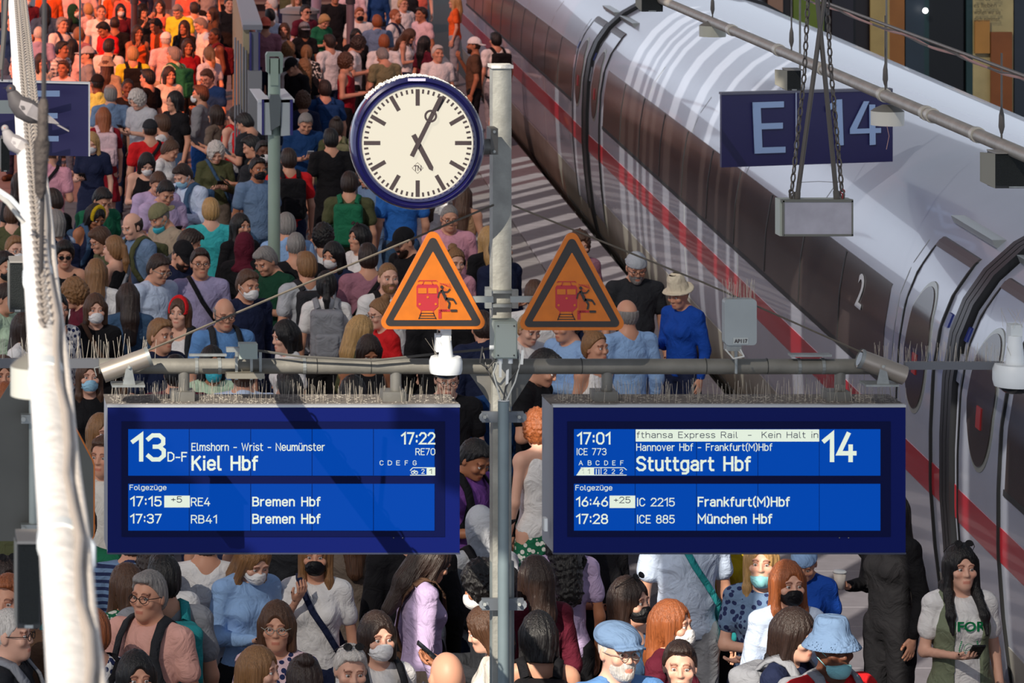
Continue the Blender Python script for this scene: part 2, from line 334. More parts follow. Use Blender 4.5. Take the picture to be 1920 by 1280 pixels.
b = MB(); b.add([gp(.48, 46.9, 2.62), gp(.72, 46.9, 2.62), gp(.72, 65, 2.2), gp(.48, 65, 2.2), gp(.48, 46.9, 2.68), gp(.72, 46.9, 2.68), gp(.72, 65, 2.26), gp(.48, 65, 2.26)],
    [(3,2,1,0),(4,5,6,7),(0,1,5,4),(1,2,6,5),(2,3,7,6),(3,0,4,7)]); b.build('top_rail', mat('rail_grey', '7d8088', .4, .3), bal)
b = MB(); b.pbox(471, 61, 485, 133, 46.8, .1); b.build('head_post', mat('head_post', '6d7180', .5, .2), bal)
for x in (469, 485):
    b = MB(); b.pbox(x, 61, x+2.5, 133, 46.75, .12); b.build('blue_edge', mat('sign_blue_dark', '26246a', .5), bal)
b = MB(); b.pbox(466, 133, 491, 330, 46.7, .2); b.build('end_box', mat('end_box', '80848a', .5, .2), bal)
for i in range(5):
    x = 441+i*5; b = MB(); b.tube([P(x, 70+i*6, 46.9), P(x, 300, 46.9)], .012, 6); b.build('bar', mat('rail_grey', '7d8088', .4, .3), bal)
# shops beyond the train
shop = thing('shop_front', P(1740, 230, 66), 'dark shop front with beige posters on the neighbouring platform beyond the train', 'shop')
b = MB(); b.pbox(1380, -130, 2000, 330, 66, .4); b.build('wall_panel', mat('shop_dark', '14171d', .35), shop)
def pp(x0, y0, x1, y1, n, c, Y=65.9, r=.4, e=0):
    b = MB(); b.pbox(x0, y0, x1, y1, Y, .05); return b.build(n, mat('shop_'+c, c, r, var=.15, vs=3, emit=e), shop)
pp(1440, -60, 1468, 300, 'pillar', '7a7060'); pp(1488, -60, 1545, 300, 'poster', '4c6b22', e=.1); pp(1560, -60, 1600, 300, 'pane', '1c2430'); pp(1632, -60, 1668, 300, 'poster', 'b09a62')
pp(1668, -60, 1696, 300, 'poster', '94602c'); pp(1698, -60, 1733, 300, 'pillar', '2b3a48'); pp(1733, -60, 1742, 300, 'frame', '1f3d40')
pp(1742, -60, 1806, 300, 'pane', '0d1116'); pp(1812, -60, 1824, 300, 'frame', '1f3d40'); pp(1824, -60, 1900, 300, 'poster', 'b7a878')
pp(1828, 38, 1856, 100, 'poster', 'b5813c', 65.8); pp(1858, 60, 1898, 300, 'poster', '8a4f22', 65.8); pp(1902, -60, 1960, 300, 'pillar', '2b3440')
b = MB(); a = P(1735, 20, 65.7); b.ball(a, .05); b.build('lamp', mat('shop_lamp', 'ffffff', .3, emit=3), shop)
tx = mat('poster_ink', '4a4538', .7)
for i, s in enumerate(('willst. Du wirst', 'es lieben -', 'wollen wir sie', 'dich nimmst.')): text_fit(s, 1826, 1876, -8+i*13, 1+i*13, 65.8, tx, shop)
# other hall side, seen only past the train roof and at the far left
# ------------------------------------------------------------------ TRAIN
PROF = [(5.35,-.55),(5.16,-.25),(5.08,.1),(5.03,.5),(5.0,.9),(5.0,1.3),(5.02,1.7),(5.07,2.0),(5.16,2.22),(5.3,2.42),(5.5,2.6),(5.75,2.74),(6.05,2.83),(6.5,2.87),
        (6.95,2.83),(7.25,2.74),(7.5,2.6),(7.7,2.42),(7.84,2.2),(7.93,2.0),(8.0,1.3),(7.95,.3),(7.7,-.55)]
def side_a(Z, e=0):
    for (a0, z0), (a1, z1) in zip(PROF[:13], PROF[1:14]):
        if z0 <= Z <= z1: return a0+(a1-a0)*(Z-z0)/(z1-z0)-e
    return 5.0-e
def patch(Y0, Y1, z0, z1, e=.006, n=None, skew=0):
    b = MB(); n = n or max(2, int((z1-z0)/.08)+1); vs = []
    for i in range(n+1):
        z = z0+(z1-z0)*i/n; a = side_a(z, e); s = skew*(i/n)
        for Y in (Y0+s, Y1+s): vs.append(gp(a, Y, z))
        for Y in (Y0+s, Y1+s): vs.append(gp(a+e+.01, Y, z))
    fs = []
    for i in range(n):
        k = 4*i; fs += [(k+1, k, k+4, k+5), (k, k+2, k+6, k+4), (k+3, k+1, k+5, k+7)]
    fs += [(0, 1, 3, 2), (4*n+1, 4*n, 4*n+2, 4*n+3)]
    return b.add(vs, fs)
def oval(Yc, Zc, ry, rz, e=.01, n=36, y0=None):
    b = MB(); vs = []; N_ = 26
    for i in range(N_+1):
        t = -math.pi/2+math.pi*i/N_; z = Zc+rz*math.sin(t); h = max(.004, ry*math.cos(t))
        for a_, y in ((side_a(z, -.01), Yc-h), (side_a(z, e), Yc-h), (side_a(z, e), Yc+h), (side_a(z, -.01), Yc+h)): vs.append(gp(a_, y, z))
    fs = []
    for i in range(N_):
        k = 4*i; fs += [(k, k+1, k+5, k+4), (k+2, k+1, k+5, k+6), (k+2, k+3, k+7, k+6)]
    return b.add(vs, fs)
train_m = mat('train_white', 'a0a8ba', .26, 0, var=.06, vs=.7, spec=.6, coat=.4)
red_m = mat('train_red', 'a3202f', .3, 0, spec=.5, coat=.3, var=.08, vs=1); win_m = mat('train_window', '3c3535', .2, 0, spec=.5, var=.3, vs=.9)
seal = mat('rubber', '121416', .6); under = mat('underframe', '1a191b', .8)
skirt_m = mat('train_skirt', '85857f', .5, var=.25, vs=1.5)
def loft(Y0, Y1, prof, n=2):
    b = MB(); vs = []; fs = []; m = len(prof)
    for i in range(n):
        Y = Y0+(Y1-Y0)*i/(n-1)
        for a, z in prof: vs.append(gp(a, Y, z))
    for i in range(n-1):
        for k in range(m): j = (k+1) % m; fs.append((i*m+k, i*m+j, (i+1)*m+j, (i+1)*m+k))
    fs += [tuple(range(m))[::-1], tuple(range((n-1)*m, n*m))]
    return b.add(vs, fs)
def train_car(Y0, Y1, wins, doors, label):
    t = thing('train_car', gp(6.5, Y0, -.9), label, 'train', 'cars of the white express train')
    loft(Y0, Y1, PROF).build('body', train_m, t, True)
    patch(Y0, Y1, .85, 1.07, .004).build('red_stripe', red_m, t, True)
    patch(Y0, Y1, -.5, .32, .004).build('skirt', skirt_m, t, True)
    loft(Y0+.5, Y1-.5, [(5.4, -.88), (5.4, -.5), (7.6, -.5), (7.6, -.88)]).build('underframe', under, t)
    for w0, w1 in wins:
        patch(w0, w1, 1.33, 2.03, .006).build('window_band', win_m, t, True)
        patch(w0-.03, w1+.03, 1.29, 1.33, .009).build('window_seal', seal, t)
        n = max(1, int(abs(w1-w0)/1.9))
        for k in range(1, n):
            y = w0+(w1-w0)*k/n; patch(y-.02, y+.02, 1.34, 2.02, .010).build('window_joint', seal, t)
    for yc in doors:
        d = patch(yc-.62, yc+.62, .05, 2.42, .012).build('door', train_m, t, True)
        for s in (-.64, .64): patch(yc+s-.014, yc+s+.014, .02, 2.44, .02).build('door_seal', seal, d, True)
        patch(yc-.64, yc+.64, 2.40, 2.46, .02, 2).build('door_head', mat('door_head', '4a4446', .4), d)
        oval(yc, 1.76, .43, .46, .018).build('window_frame', mat('oval_frame', '9aa09c', .3, .3), d, True)
        oval(yc, 1.76, .39, .425, .026).build('door_window', win_m, d, True)
        b = loft(yc-.7, yc+.75, [(5.52, 2.60), (5.40, 2.60), (5.42, 2.55), (5.5, 2.52)]); b.build('rain_rail', mat('rail_alu', '9fa5a4', .3, .5), t)
        patch(yc+.7, yc+.86, 1.75, 1.93, .016, 2).build('grab_recess', train_m, t)
        sg_ = -1 if yc in (27.0,) else 1
        patch(yc+sg_*.80-.05, yc+sg_*.80+.05, 2.02, 2.11, .016, 2).build('blue_emblem', mat('emblem_blue', '1c2c78', .4), t)
        patch(yc-.62, yc+.62, .85, 1.07, .016).build('red_stripe', red_m, d, True)
        patch(yc-.10, yc+.04, 1.58, 1.72, .034, 2).build('red_sticker', mat('sticker_red', 'd02028', .5, emit=.15), t)
    for s in range(int((Y1-Y0)//4)):
        y = Y0+2+s*4; patch(y-.008, y+.008, .3, 2.4, .003).build('panel_joint', mat('panel_line', '7e8488', .5), t)
    return t
t1 = train_car(50.3, 75.0, [(52.2, 73)], [51.25], 'far car of the white train, pink-lit, beyond the first black gangway')
t2 = train_car(25.95, 49.9, [(28.3, 48.1)], [27.0, 49.1], 'middle white train car with stripes of sun, between the two black gangways')
t3 = train_car(1.2, 25.55, [(3, 23.95)], [24.75], 'near car of the white train at the right edge of the photo')
text_col = mat('window_lettering', 'c9cdd0', .5)
me = text_mesh('2', .01); n = len(me.vertices); co = np.empty(n*3, 'f'); me.vertices.foreach_get('co', co); co = co.reshape(-1, 3)
new = [gp(side_a(1.70+c[1]*.36, .012+c[2]*.2), 29.55-c[0]*.55, 1.70+c[1]*.36) - OFF[t2] for c in co]
me.vertices.foreach_set('co', np.array(new, 'f').ravel()); me.materials.clear(); me.materials.append(text_col); me.name = 'coach_number'
o = bpy.data.objects.new('coach_number', me); COL.objects.link(o); o.parent = t2
for yc, lab in ((50.1, 'far black gangway bellows between train cars'), (25.75, 'near black gangway bellows between train cars')):
    t = thing('gangway', gp(6.5, yc, -.3), lab, 'gangway', 'gangways of the train')
    pr = [(a+.02 if a < 6.5 else a-.02, z-.02) for a, z in PROF]
    loft(yc-.17, yc+.17, pr).build('bellows', seal, t, True)
    pr2 = [(a-.035 if a < 6.5 else a+.035, z+.035) for a, z in PROF]
    for k in (-.12, 0.0, .12): loft(yc+k-.05, yc+k+.05, pr2).build('fold', mat('bellow_fold', '1a1c20', .45), t, True)
# ================================================================== MAST, BOARDS, CLOCK, SIGNS
YB = 14.4; S = YB/F
mastx = thing('mast', P(941, -440+F*HC/YB, YB), 'square grey steel mast carrying the clock, warning signs and departure boards', 'mast')
a = P(924, 128, YB+.1); b_ = P(959, 128, YB+.1)
b = MB(); b.box((a.x, YB+.1, 0), (b_.x, YB+.18, a.z)); b.build('post', mast_m, mastx)
b = MB(); b.box((a.x-.006, YB+.09, a.z), (b_.x+.006, YB+.19, a.z+.012)); b.build('cap', mat('cap_white', 'd9d6cf', .6, bump=.6, bs=60), mastx)
b = MB(); b.tube([P(941, 1052, YB+.14), P(941, 1500, YB+.14)], .046, 20); b.build('lower_sleeve', mat('sleeve', '77807f', .5, .2, var=.2, vs=10), mastx, True)
for g_ in ([(880, 700), (925, 700), (925, 765)], [(1000, 700), (958, 700), (958, 765)]): b = MB(); b.ppoly(g_, YB+.14, .01); b.build('gusset', grey, mastx)
for y0, y1 in ((772, 792), (1122, 1144)):
    b = MB(); b.pbox(904, y0, 982, y1, YB+.06, .02); b.tube([P(907, (y0+y1)/2, YB+.06), P(907, (y0+y1)/2, YB+.085)], .018, 10); b.tube([P(979, (y0+y1)/2, YB+.06), P(979, (y0+y1)/2, YB+.085)], .018, 10)
    b.build('clamp', mat('clamp', '6b7178', .45, .4), mastx)
    for x in (909, 974):
        b = MB(); b.tube([P(x, (y0+y1)/2, YB+.035), P(x, (y0+y1)/2, YB+.07)], .007, 6); b.build('bolt', galv, mastx)
pipe = stuff_top('conduit_pipe', MB().tube([P(944, 752, YB-.0), P(944, 1500, YB)], .021, 16), mat('pipe_blue_grey', '76858a', .4, .2, var=.1), 'blue-grey conduit pipe running down the front of the mast', 'pipe', True)
b = MB(); c = P(944, 751, YB); b.tube([c, c+Vector((0, 0, .002))], .022, 16); b.build('rim', white_p, pipe)
# cross beam
beam = thing('crossbeam', P(941, 685, YB+.14), 'long round grey crossbeam on the mast above the departure boards', 'beam')
b = MB(); b.tube([P(186, 686, YB+.14), P(1655, 687, YB+.14)], .029, 20); b.build('tube', mat('beam_grey', '77756e', .55, .2, bump=.2, bs=30, var=.25, vs=9), beam, True)
for x in (345, 742, 1138, 1575):
    b = MB(); b.tube([P(x, 690, YB+.14), P(x, 742, YB+.14)], .021, 14); b.build('hanger', grey, beam, True)
    b = MB(); b.pbox(x-24, 735, x+20, 757, YB+.09, .1); b.build('hanger_foot', grey, beam)
for x in (593, 694, 1089, 1322, 1437):
    b = MB(); b.tube([P(x, 686, YB+.14), P(x+1, 686, YB+.14)], .031, 16); b.build('cable_tie', black_p, beam)
for x in (365, 567, 408, 1494, 1539):
    b = MB(); b.tube([P(x, 686, YB+.14), P(x+6, 686, YB+.14)], .0315, 16); b.build('strap', galv, beam)
cab = mat('cable', '2b2b2c', .5)
def wire(name, pts, r, m, label, cat='cable', sag=0, n=12, group=None):
    q = []
    for (x0, y0, Y0), (x1, y1, Y1) in zip(pts, pts[1:]):
        A = P(x0, y0, Y0); B = P(x1, y1, Y1)
        for i in range(n): t = i/n; q.append(A.lerp(B, t)-Vector((0, 0, sag*4*t*(1-t))))
    q.append(P(*pts[-1])); b = MB(); b.tube(q, r, 6); return stuff_top(name, b, m, label, cat, True, group)
steel = mat('steel_wire', '6d665c', .45, .5, var=.2, vs=20)
wire('stay_wire', [(926, 384, YB+.1), (600, 520, YB+.1), (232, 676, YB+.1)], .0045, steel, 'thick steel stay wire from the mast down to the left camera')
wire('stay_wire', [(962, 385, YB+.1), (1320, 530, YB+.1), (1660, 680, YB+.1)], .0038, steel, 'steel stay wire from the mast down to the right end of the crossbeam')
wire('loose_cable', [(470, 655, YB+.1), (560, 668, YB+.08), (700, 676, YB+.08), (800, 665, YB+.08), (905, 655, YB+.08), (935, 650, YB+.05)], .005, mat('cable_grey', '55534f', .5), 'grey loose cable lying along the left half of the crossbeam')
wire('loose_cable', [(936, 670, YB), (925, 700, YB), (939, 752, YB)], .003, mat('cable_white', 'c5c7c2', .5), 'white cable dropping from the junction box into the left of the pipe')
wire('loose_cable', [(972, 655, YB), (975, 680, YB), (966, 715, YB), (949, 752, YB)], .003, mat('cable_white', 'c5c7c2', .5), 'white cable curving from the right of the junction box into the pipe')
wire('loose_cable', [(905, 655, YB+.05), (912, 690, YB+.02), (936, 735, YB)], .003, cab, 'black cable looping left of the junction box')
wire('loose_cable', [(980, 660, YB+.02), (972, 690, YB), (948, 725, YB), (944, 752, YB)], .003, cab, 'black cable looping right of the junction box')
wire('loose_cable', [(930, 672, YB), (915, 690, YB), (900, 680, YB), (905, 650, YB)], .0035, cab, 'short black cable ring under the junction box')
wire('loose_cable', [(1360, 655, YB), (1375, 672, YB), (1395, 668, YB), (1388, 655, YB)], .003, mat('cable_white', 'c5c7c2', .5), 'pale cable loop under the grey access box')
# junction box
jb = thing('junction_box', P(947, 637, YB), 'pale grey-green junction box on the mast above the pipe', 'box')
b = MB(); b.pbox(927, 603, 970, 672, YB-.02, .1); b.build('housing', mat('box_green', '9aa59d', .5), jb)
b = MB(); b.pbox(929, 606, 968, 670, YB-.026, .008); b.build('cover', mat('box_cover', 'a3ada6', .5), jb)
for x in (934, 964):
    for y in (611, 666):
        b = MB(); b.tube([P(x, y, YB-.03), P(x, y, YB-.025)], .003, 8); b.build('screw', black_p, jb)
for x in (938, 957):
    b = MB(); b.tube([P(x, 672, YB), P(x, 681, YB)], .009, 10); b.build('gland', white_p, jb)
b = MB(); b.tube([P(918, 651, YB), P(927, 651, YB)], .009, 10); b.build('gland', white_p, jb)
for i, (x, y0, y1) in enumerate(((938, 678, 707), (951, 693, 720), (979, 656, 683))):
    b = MB(); b.obox(P(x, (y0+y1)/2, YB-.02), (.005, 0, (.003 if i == 1 else 0)), (0, .002, 0), (.001*i, 0, (y1-y0)/2*S)); b.build('cable_label', mat('tag_white', 'e8eae6', .5), jb)
# clock --------------------------------------------------------------
CX, CY = 783, 268; YC = 14.25; SC = YC/F
clock = thing('station_clock', P(CX, CY, YC), 'round station clock with a cream lit face and dark blue rim', 'clock')
navy = mat('enamel_navy', '100e40', .18, 0, spec=.6, coat=.5)
b = MB(); c = P(CX, CY, YC); n = 72; prof = [(0, .10), (118, .10), (124, .08), (125, .0), (122, -.012), (117, -.016), (113, -.006), (110, -.012), (106, -.012), (104, -.002)]
vs = []; fs = []
for k in range(n):
    t = 2*math.pi*k/n
    for r, dy in prof: vs.append((c.x+r*SC*math.cos(t), YC+dy, c.z+r*SC*math.sin(t)))
m_ = len(prof)
for k in range(n):
    for i in range(m_-1): a0, b0 = k*m_+i, ((k+1) % n)*m_+i; fs.append((a0, a0+1, b0+1, b0))
b.add(vs, fs); b.build('rim', navy, clock, True)
b = MB(); b.ring(CX, CY, 122.5, 125.5, YC+.03, .06); b.build('back_casing', mat('casing', '9a9ba0', .4, .3), clock, True)
face = mat('clock_face', 'fdf3dc', .4, emit=.80)
b = MB(); b.tube([(c.x, YC-.001, c.z), (c.x, YC+.02, c.z)], 105*SC, 72); face_o = b.build('face', face, clock)
ink = mat('clock_ink', '33282a', .6)
for k in range(60):
    t = math.pi/2-2*math.pi*k/60; big = k % 5 == 0; r0, r1, wd = (70, 101, 3.9) if big else (93, 101, 1.9)
    d = Vector((math.cos(t), 0, math.sin(t))); e = Vector((-math.sin(t), 0, math.cos(t)))
    b = MB(); b.obox(Vector((c.x, YC-.002, c.z))+d*(r0+r1)/2*SC, d*(r1-r0)/2*SC, (0, .0012, 0), e*wd*SC); b.build('hour_mark' if big else 'minute_mark', ink, clock)
def hand(name, ang, L, tail, w0, w1, dy, tip):
    t = math.pi/2-math.radians(ang); d = Vector((math.cos(t), 0, math.sin(t))); e = Vector((-math.sin(t), 0, math.cos(t))); o_ = Vector((c.x, 0, c.z))
    pts = [o_-d*tail*SC-e*w0*SC, o_-d*tail*SC+e*w0*SC, o_+d*(L-tip)*SC+e*w1*SC, o_+d*L*SC, o_+d*(L-tip)*SC-e*w1*SC]
    b = MB(); b.prism([(p.x, p.z) for p in pts], YC+dy, YC+dy+.003); return b, d
b, d = hand('hour', 152, 59, 18, 4.6, 4.6, -.012, 6); b.build('hour_hand', ink, clock)
b, d = hand('minute', 26.2, 99, 27, 4.2, 4.0, -.018, 4); mh = b.build('minute_hand', ink, clock)
rx, ry = CX+d.x*56, CY-d.z*56
b = MB(); b.ring(rx, ry, 8, 12, YC-.021, .003, 28); b.build('ring', ink, clock)
lb = MB(); lb.ppoly([(783, 304), (794, 315), (783, 326), (772, 315)], YC-.0015, .001); logo = lb.build('emblem', mat('emblem_line', 'd6c8b4', .5, emit=.3), clock)
lb = MB(); lb.ppoly([(783, 305.5), (792.5, 315), (783, 324.5), (773.5, 315)], YC-.002, .001); lb.build('emblem', face, clock)
text_fit('TN', 776, 790, 310, 320, YC-.002, ink, clock, .02)
b = MB(); b.pbox(765, 147, 798, 152, YC-.02, .004); b.build('rim_plate', mat('plate_pale', 'b9b4d4', .4), clock)
b = MB(); b.tube([P(900, 275, YC+.12), P(925, 275, YC+.12)], .03, 14); b.build('arm', grey, clock, True)
b = MB(); b.pbox(920, 241, 934, 290, YC+.09, .1); b.build('bracket', mat('bracket_dark', '5b5854', .5, .3), clock)
for y in (247, 284):
    b = MB(); b.tube([P(927, y, YC+.08), P(927, y, YC+.1)], .006, 6); b.build('bolt', galv, clock)
web = MB(); wr = random.Random(5)
for k in range(900):
    t = math.pi/2+wr.uniform(-1.15, .85); r = 123*SC+wr.uniform(0, .006)*abs(math.cos((t-math.pi/2)*.9)); p = Vector((c.x+r*math.cos(t), YC+wr.uniform(.0, .1), c.z+r*math.sin(t)))
    web.ball(p, (wr.uniform(.0015, .004), .004, wr.uniform(.0015, .004)), 5, 3)
web.build('dust_webs', mat('web', 'e9e6e0', .8), clock, kind='stuff')
# warning signs ------------------------------------------------------
def rtri(ap, bl, br, r, k=6):
    pts = []
    for i, p in enumerate((ap, br, bl)):
        q = [(ap, br, bl)[i-1], (ap, br, bl)[(i+1) % 3]]
        d0 = Vector((q[0][0]-p[0], q[0][1]-p[1])).normalized(); d1 = Vector((q[1][0]-p[0], q[1][1]-p[1])).normalized()
        h = d0.angle(d1)/2; bis = (d0+d1).normalized(); cc = Vector(p)+bis*(r/math.sin(h)); L = r/math.tan(h)
        s = Vector(p)+d0*L-cc; e = Vector(p)+d1*L-cc; a0 = math.atan2(s.y, s.x); a1 = math.atan2(e.y, e.x); da = (a1-a0+math.pi) % (2*math.pi)-math.pi
        for j in range(k+1): aa = a0+da*j/k; pts.append((cc.x+r*math.cos(aa), cc.y+r*math.sin(aa)))
    return pts
org = mat('sign_orange', 'bd6400', .5, var=.12, vs=20); blk = mat('sign_black', '26211f', .5, var=.1, vs=30); redm = mat('sign_red', 'a3202a', .5); YS = 14.3
for side, cx, cy, lab in (('l', 812, 450, 'orange triangular train warning sign left of the mast, below the clock'), ('r', 1072.5, 452, 'orange triangular train warning sign right of the mast')):
    sg = thing('warning_sign', P(cx, 560, YS), lab, 'sign', 'falling person warning signs')
    dx, dy = cx-812, cy-450
    def q(pts): return [(x+dx, y+dy) for x, y in pts]
    b = MB(); b.ppoly(q(rtri((812, 420), (706, 617), (918, 617), 13)), YS, .012); b.build('plate', org, sg)
    b = MB(); b.ppoly(q(rtri((812, 437), (718, 611), (906, 611), 8)), YS-.002, .003); b.build('black_border', blk, sg)
    b = MB(); b.ppoly(q(rtri((812, 471), (738, 600), (885, 600), 1)), YS-.004, .003); b.build('orange_field', org, sg)
    z = YS-.006
    b = MB(); b.ppoly(q([(784, 533), (819, 533), (822, 537), (822, 574), (814, 582), (789, 582), (781, 574), (781, 537)]), z, .002); pic = b.build('train_picture', redm, sg)
    b = MB(); b.ppoly(q([(784, 540), (800, 540), (800, 550), (784, 550)]), z-.002, .002); b.ppoly(q([(803, 540), (819, 540), (819, 550), (803, 550)]), z-.002, .002)
    for x, y, r in ((802, 557, 2.2), (787, 570, 2.2), (817, 570, 2.2)):
        b.ppoly(q([(x+r*math.cos(i*.63), y+r*math.sin(i*.63)) for i in range(10)]), z-.002, .002)
    b.build('window_picture', org, pic)
    b = MB()
    def ln(x0, y0, x1, y1, wd):
        d = Vector((x1-x0, y1-y0)).normalized(); e = Vector((-d.y, d.x))*wd/2; b.ppoly(q([(x0-e.x, y0-e.y), (x1-e.x, y1-e.y), (x1+e.x, y1+e.y), (x0+e.x, y0+e.y)]), z, .002)
    ln(787, 526, 817, 526, 1.6); ln(795, 527, 792, 534, 1.4); ln(809, 527, 812, 534, 1.4); ln(787, 525, 784, 528, 1.4); ln(817, 525, 820, 528, 1.4)
    ln(827, 582, 844, 582, 4); ln(825, 580, 825, 597, 6); ln(790, 582, 788, 590, 1.4); ln(812, 582, 814, 590, 1.4)
    for k in range(17):
        t0 = 530+k*3.4
        x0, y0 = 824, t0; x1 = x0+14; y1 = y0+14
        if y0 > 570: x1, y1 = x0+max(2, 14-(y0-570)), y0+max(2, 14-(y0-570))
        ln(x0, y0, min(x1, 844), y1, .8)
    for k in range(5): ln(826+k*4, 531, 838+k*2, 536+k, .8)
    b.build('pictogram_lines', redm, sg)
    b = MB()
    b.ppoly(q([(828.5+3*math.cos(i*.6), 538+3*math.sin(i*.6)) for i in range(10)]), z-.003, .002)
    z -= .003
    ln(828, 543, 837, 562, 5.5); ln(829, 544, 823, 549, 2.2); ln(823, 549, 821, 558, 2.2); ln(832, 547, 839, 547, 2.2); ln(839, 547, 844, 541, 2.2)
    ln(836, 559, 850, 561, 4); ln(850, 561, 855, 569, 3.4); ln(837, 560, 843, 568, 4.2); ln(843, 568, 841, 578, 3.4); ln(845, 582, 857, 582, 4)
    z += .003
    ln(786, 590, 786.5, 590, 1); ln(790, 587, 812, 587, 1.2); ln(787, 592, 815, 592, 1.4); ln(785, 596.5, 818, 596.5, 1.6); ln(790, 586, 785, 598, 1.6); ln(812, 586, 818, 598, 1.6)
    b.build('figure_picture', blk, sg)
    b = MB(); x0, x1 = (860, 925) if side == 'l' else (958, 1010)
    b.pbox(x0, 556, x1, 567, YS+.02, .02); b.build('arm', mat('arm_grey', '8d9291', .45, .3), sg)
b = MB(); b.pbox(918, 545, 965, 550, YB+.07, .12); b.pbox(918, 570, 965, 576, YB+.07, .12); b.pbox(910, 543, 922, 578, YB+.06, .02); b.pbox(960, 543, 972, 578, YB+.06, .02); b.build('sign_clamp', galv, mastx)
# departure boards ---------------------------------------------------
bnavy = mat('board_navy', '07155a', .5, spec=.12); bnavy2 = mat('board_navy_dark', '050d3c', .5, spec=.1); alu = mat('board_alu', '9aa0ab', .4, .4)
lcd = mat('lcd_blue', '0146ae', .6, emit=.95, spec=.05); lcdv = mat('lcd_line', '0a1f66', .4, emit=.5); txt = mat('lcd_text', 'eaf6e4', .4, emit=.88); inkb = mat('lcd_ink', '27305c', .4, emit=.4); topm = mat('board_top_dirt', '6d6762', .85, bump=.8, bs=40, var=.4, vs=25)
spike = mat('spike_wire', 'b0a89c', .4, .3)
def spikes(b, x0, x1, y, Y0, Y1, n, h, r=.0007, sp=.5, rr=random.Random(11)):
    for k in range(n):
        x = rr.uniform(x0, x1); Y = rr.uniform(Y0, Y1); p = P(x, y, (Y0+Y1)/2); p = Vector((p.x, Y, p.z)); hh = h*rr.uniform(.65, 1.1)
        q_ = p+Vector((rr.uniform(-sp, sp)*hh*.3, rr.uniform(-.3, .3)*hh*.5, hh)); b.tube([p, q_], r, 3, False)
def board(xl, lab, side):
    X = lambda x: x+xl
    t = thing('departure_board', P(X(330), 900, YB), lab, 'display', 'departure boards under the crossbeam')
    a = P(X(0), 1037, YB); c = P(X(660), 763, YB); D = .26
    b = MB(); b.box((a.x, YB+.012, a.z), (c.x, YB+D, c.z)); b.build('housing', alu, t)
    b = MB(); b.box((a.x-.002, YB+.03, c.z), (c.x+.002, YB+D+.002, c.z+.006)); b.build('top_plate', topm, t)
    b = MB(); b.pbox(X(0), 762, X(660), 1037, YB, .014); b.build('front_frame', bnavy, t)
    b = MB(); b.pbox(X(-1), 759, X(661), 763.5, YB-.004, .03); b.build('top_edge', mat('edge_alu', 'b4b6b8', .35, .5), t)
    b = MB(); b.pbox(X(-1), 1036, X(661), 1039, YB-.002, .03); b.build('bottom_edge', mat('edge_dark', '3a3f55', .4, .3), t)
    b = MB(); b.pbox(X(26), 790, X(632), 1006, YB-.003, .005); b.build('bezel', bnavy2, t)
    for y0, y1 in ((804.5, 891.5), (907, 994.5)):
        for k in range(5):
            b = MB(); b.pbox(X(38.5+k*115.1), y0, X(38.5+115.1*(k+1)-1.2), y1, YB-.006, .005); b.build('screen', lcd, t)
    b = MB(); sr = random.Random(int(xl)); spikes(b, X(6), X(650), 752, YB+.05, YB+.24, 240, .085, rr=sr); b.build('bird_spikes', spike, t, kind='stuff')
    b = MB()
    for k in range(500):
        p = P(sr.uniform(X(5), X(655)), 755, YB+.1); b.ball((p.x, sr.uniform(YB+.04, YB+.25), c.z+.006), (sr.uniform(.002, .007), sr.uniform(.002, .007), sr.uniform(.0006, .0022)), 5, 3)
    b.build('dirt', mat('droppings', 'aca79e', .9), t, kind='stuff')
    for x in (536, 553):
        b = MB(); b.ball(P(X(x), 1008, YB-.003), .0025, 6, 4); b.build('led', galv, t)
    return t
LB = board(202, 'left departure board showing platform 13 and Kiel Hbf', 'l'); RB = board(1038, 'right departure board showing platform 14 and Stuttgart Hbf', 'r')
YT = YB-.008; T = lambda p, s, x0, x1, y0, y1, off=0, m=txt: stroke_text(s, x0, x1, y0, y1, YT, m, p, .10+off*2.6 if y1-y0 < 40 else .15)
for a_ in (('13', 246, 311, 812, 865, .02), ('D-F', 314, 351, 847, 865, .012), ('Elmshorn - Wrist - Neumünster', 359, 609, 830, 845, .006), ('Kiel Hbf', 359, 484, 854, 882, .02),
           ('17:22', 752, 816, 810, 833, .015), ('RE70', 779, 816, 840, 853, .004), ('C', 712, 719, 863, 872, .01), ('D', 727, 735, 863, 872, .01), ('E', 743, 750, 863, 872, .01), ('F', 759, 765, 863, 872, .01), ('G', 774, 781, 863, 872, .01),
           ('Folgezüge', 243, 312, 908.5, 918.5, .008), ('17:15', 244, 303, 930, 949, .015), ('RE4', 358, 394, 932.5, 948.5, .008), ('Bremen Hbf', 473, 601, 931, 949, .02),
           ('17:37', 244, 303, 963, 981, .015), ('RB41', 358, 407, 965, 981, .008), ('Bremen Hbf', 473, 601, 963, 981.5, .02), ('2', 790, 796, 879, 888, .01)): T(LB, *a_)
def scr(p, x0, y0, x1, y1, m=txt, n='lit_field', dz=0): b = MB(); b.pbox(x0, y0, x1, y1, YB-.0075+dz, .002); b.build(n, m, p)
scr(LB, 308, 929, 356, 951); T(LB, '+5', 321, 341, 930, 942, .01, inkb)
scr(LB, 800, 876, 816, 891); T(LB, '1', 805, 810, 879, 888, .01, inkb)
b = MB()
def pl(p0, p1, wd): d = Vector((p1[0]-p0[0], p1[1]-p0[1])).normalized(); e = Vector((-d.y, d.x))*wd/2; b.ppoly([(p0[0]-e.x, p0[1]-e.y), (p1[0]-e.x, p1[1]-e.y), (p1[0]+e.x, p1[1]+e.y), (p0[0]+e.x, p0[1]+e.y)], YB-.0085, .001)
pl((774, 876.6), (801, 876.6), 1.3); pl((769, 882), (774, 876.6), 1.3); pl((769, 890.4), (801, 890.4), 1.3)
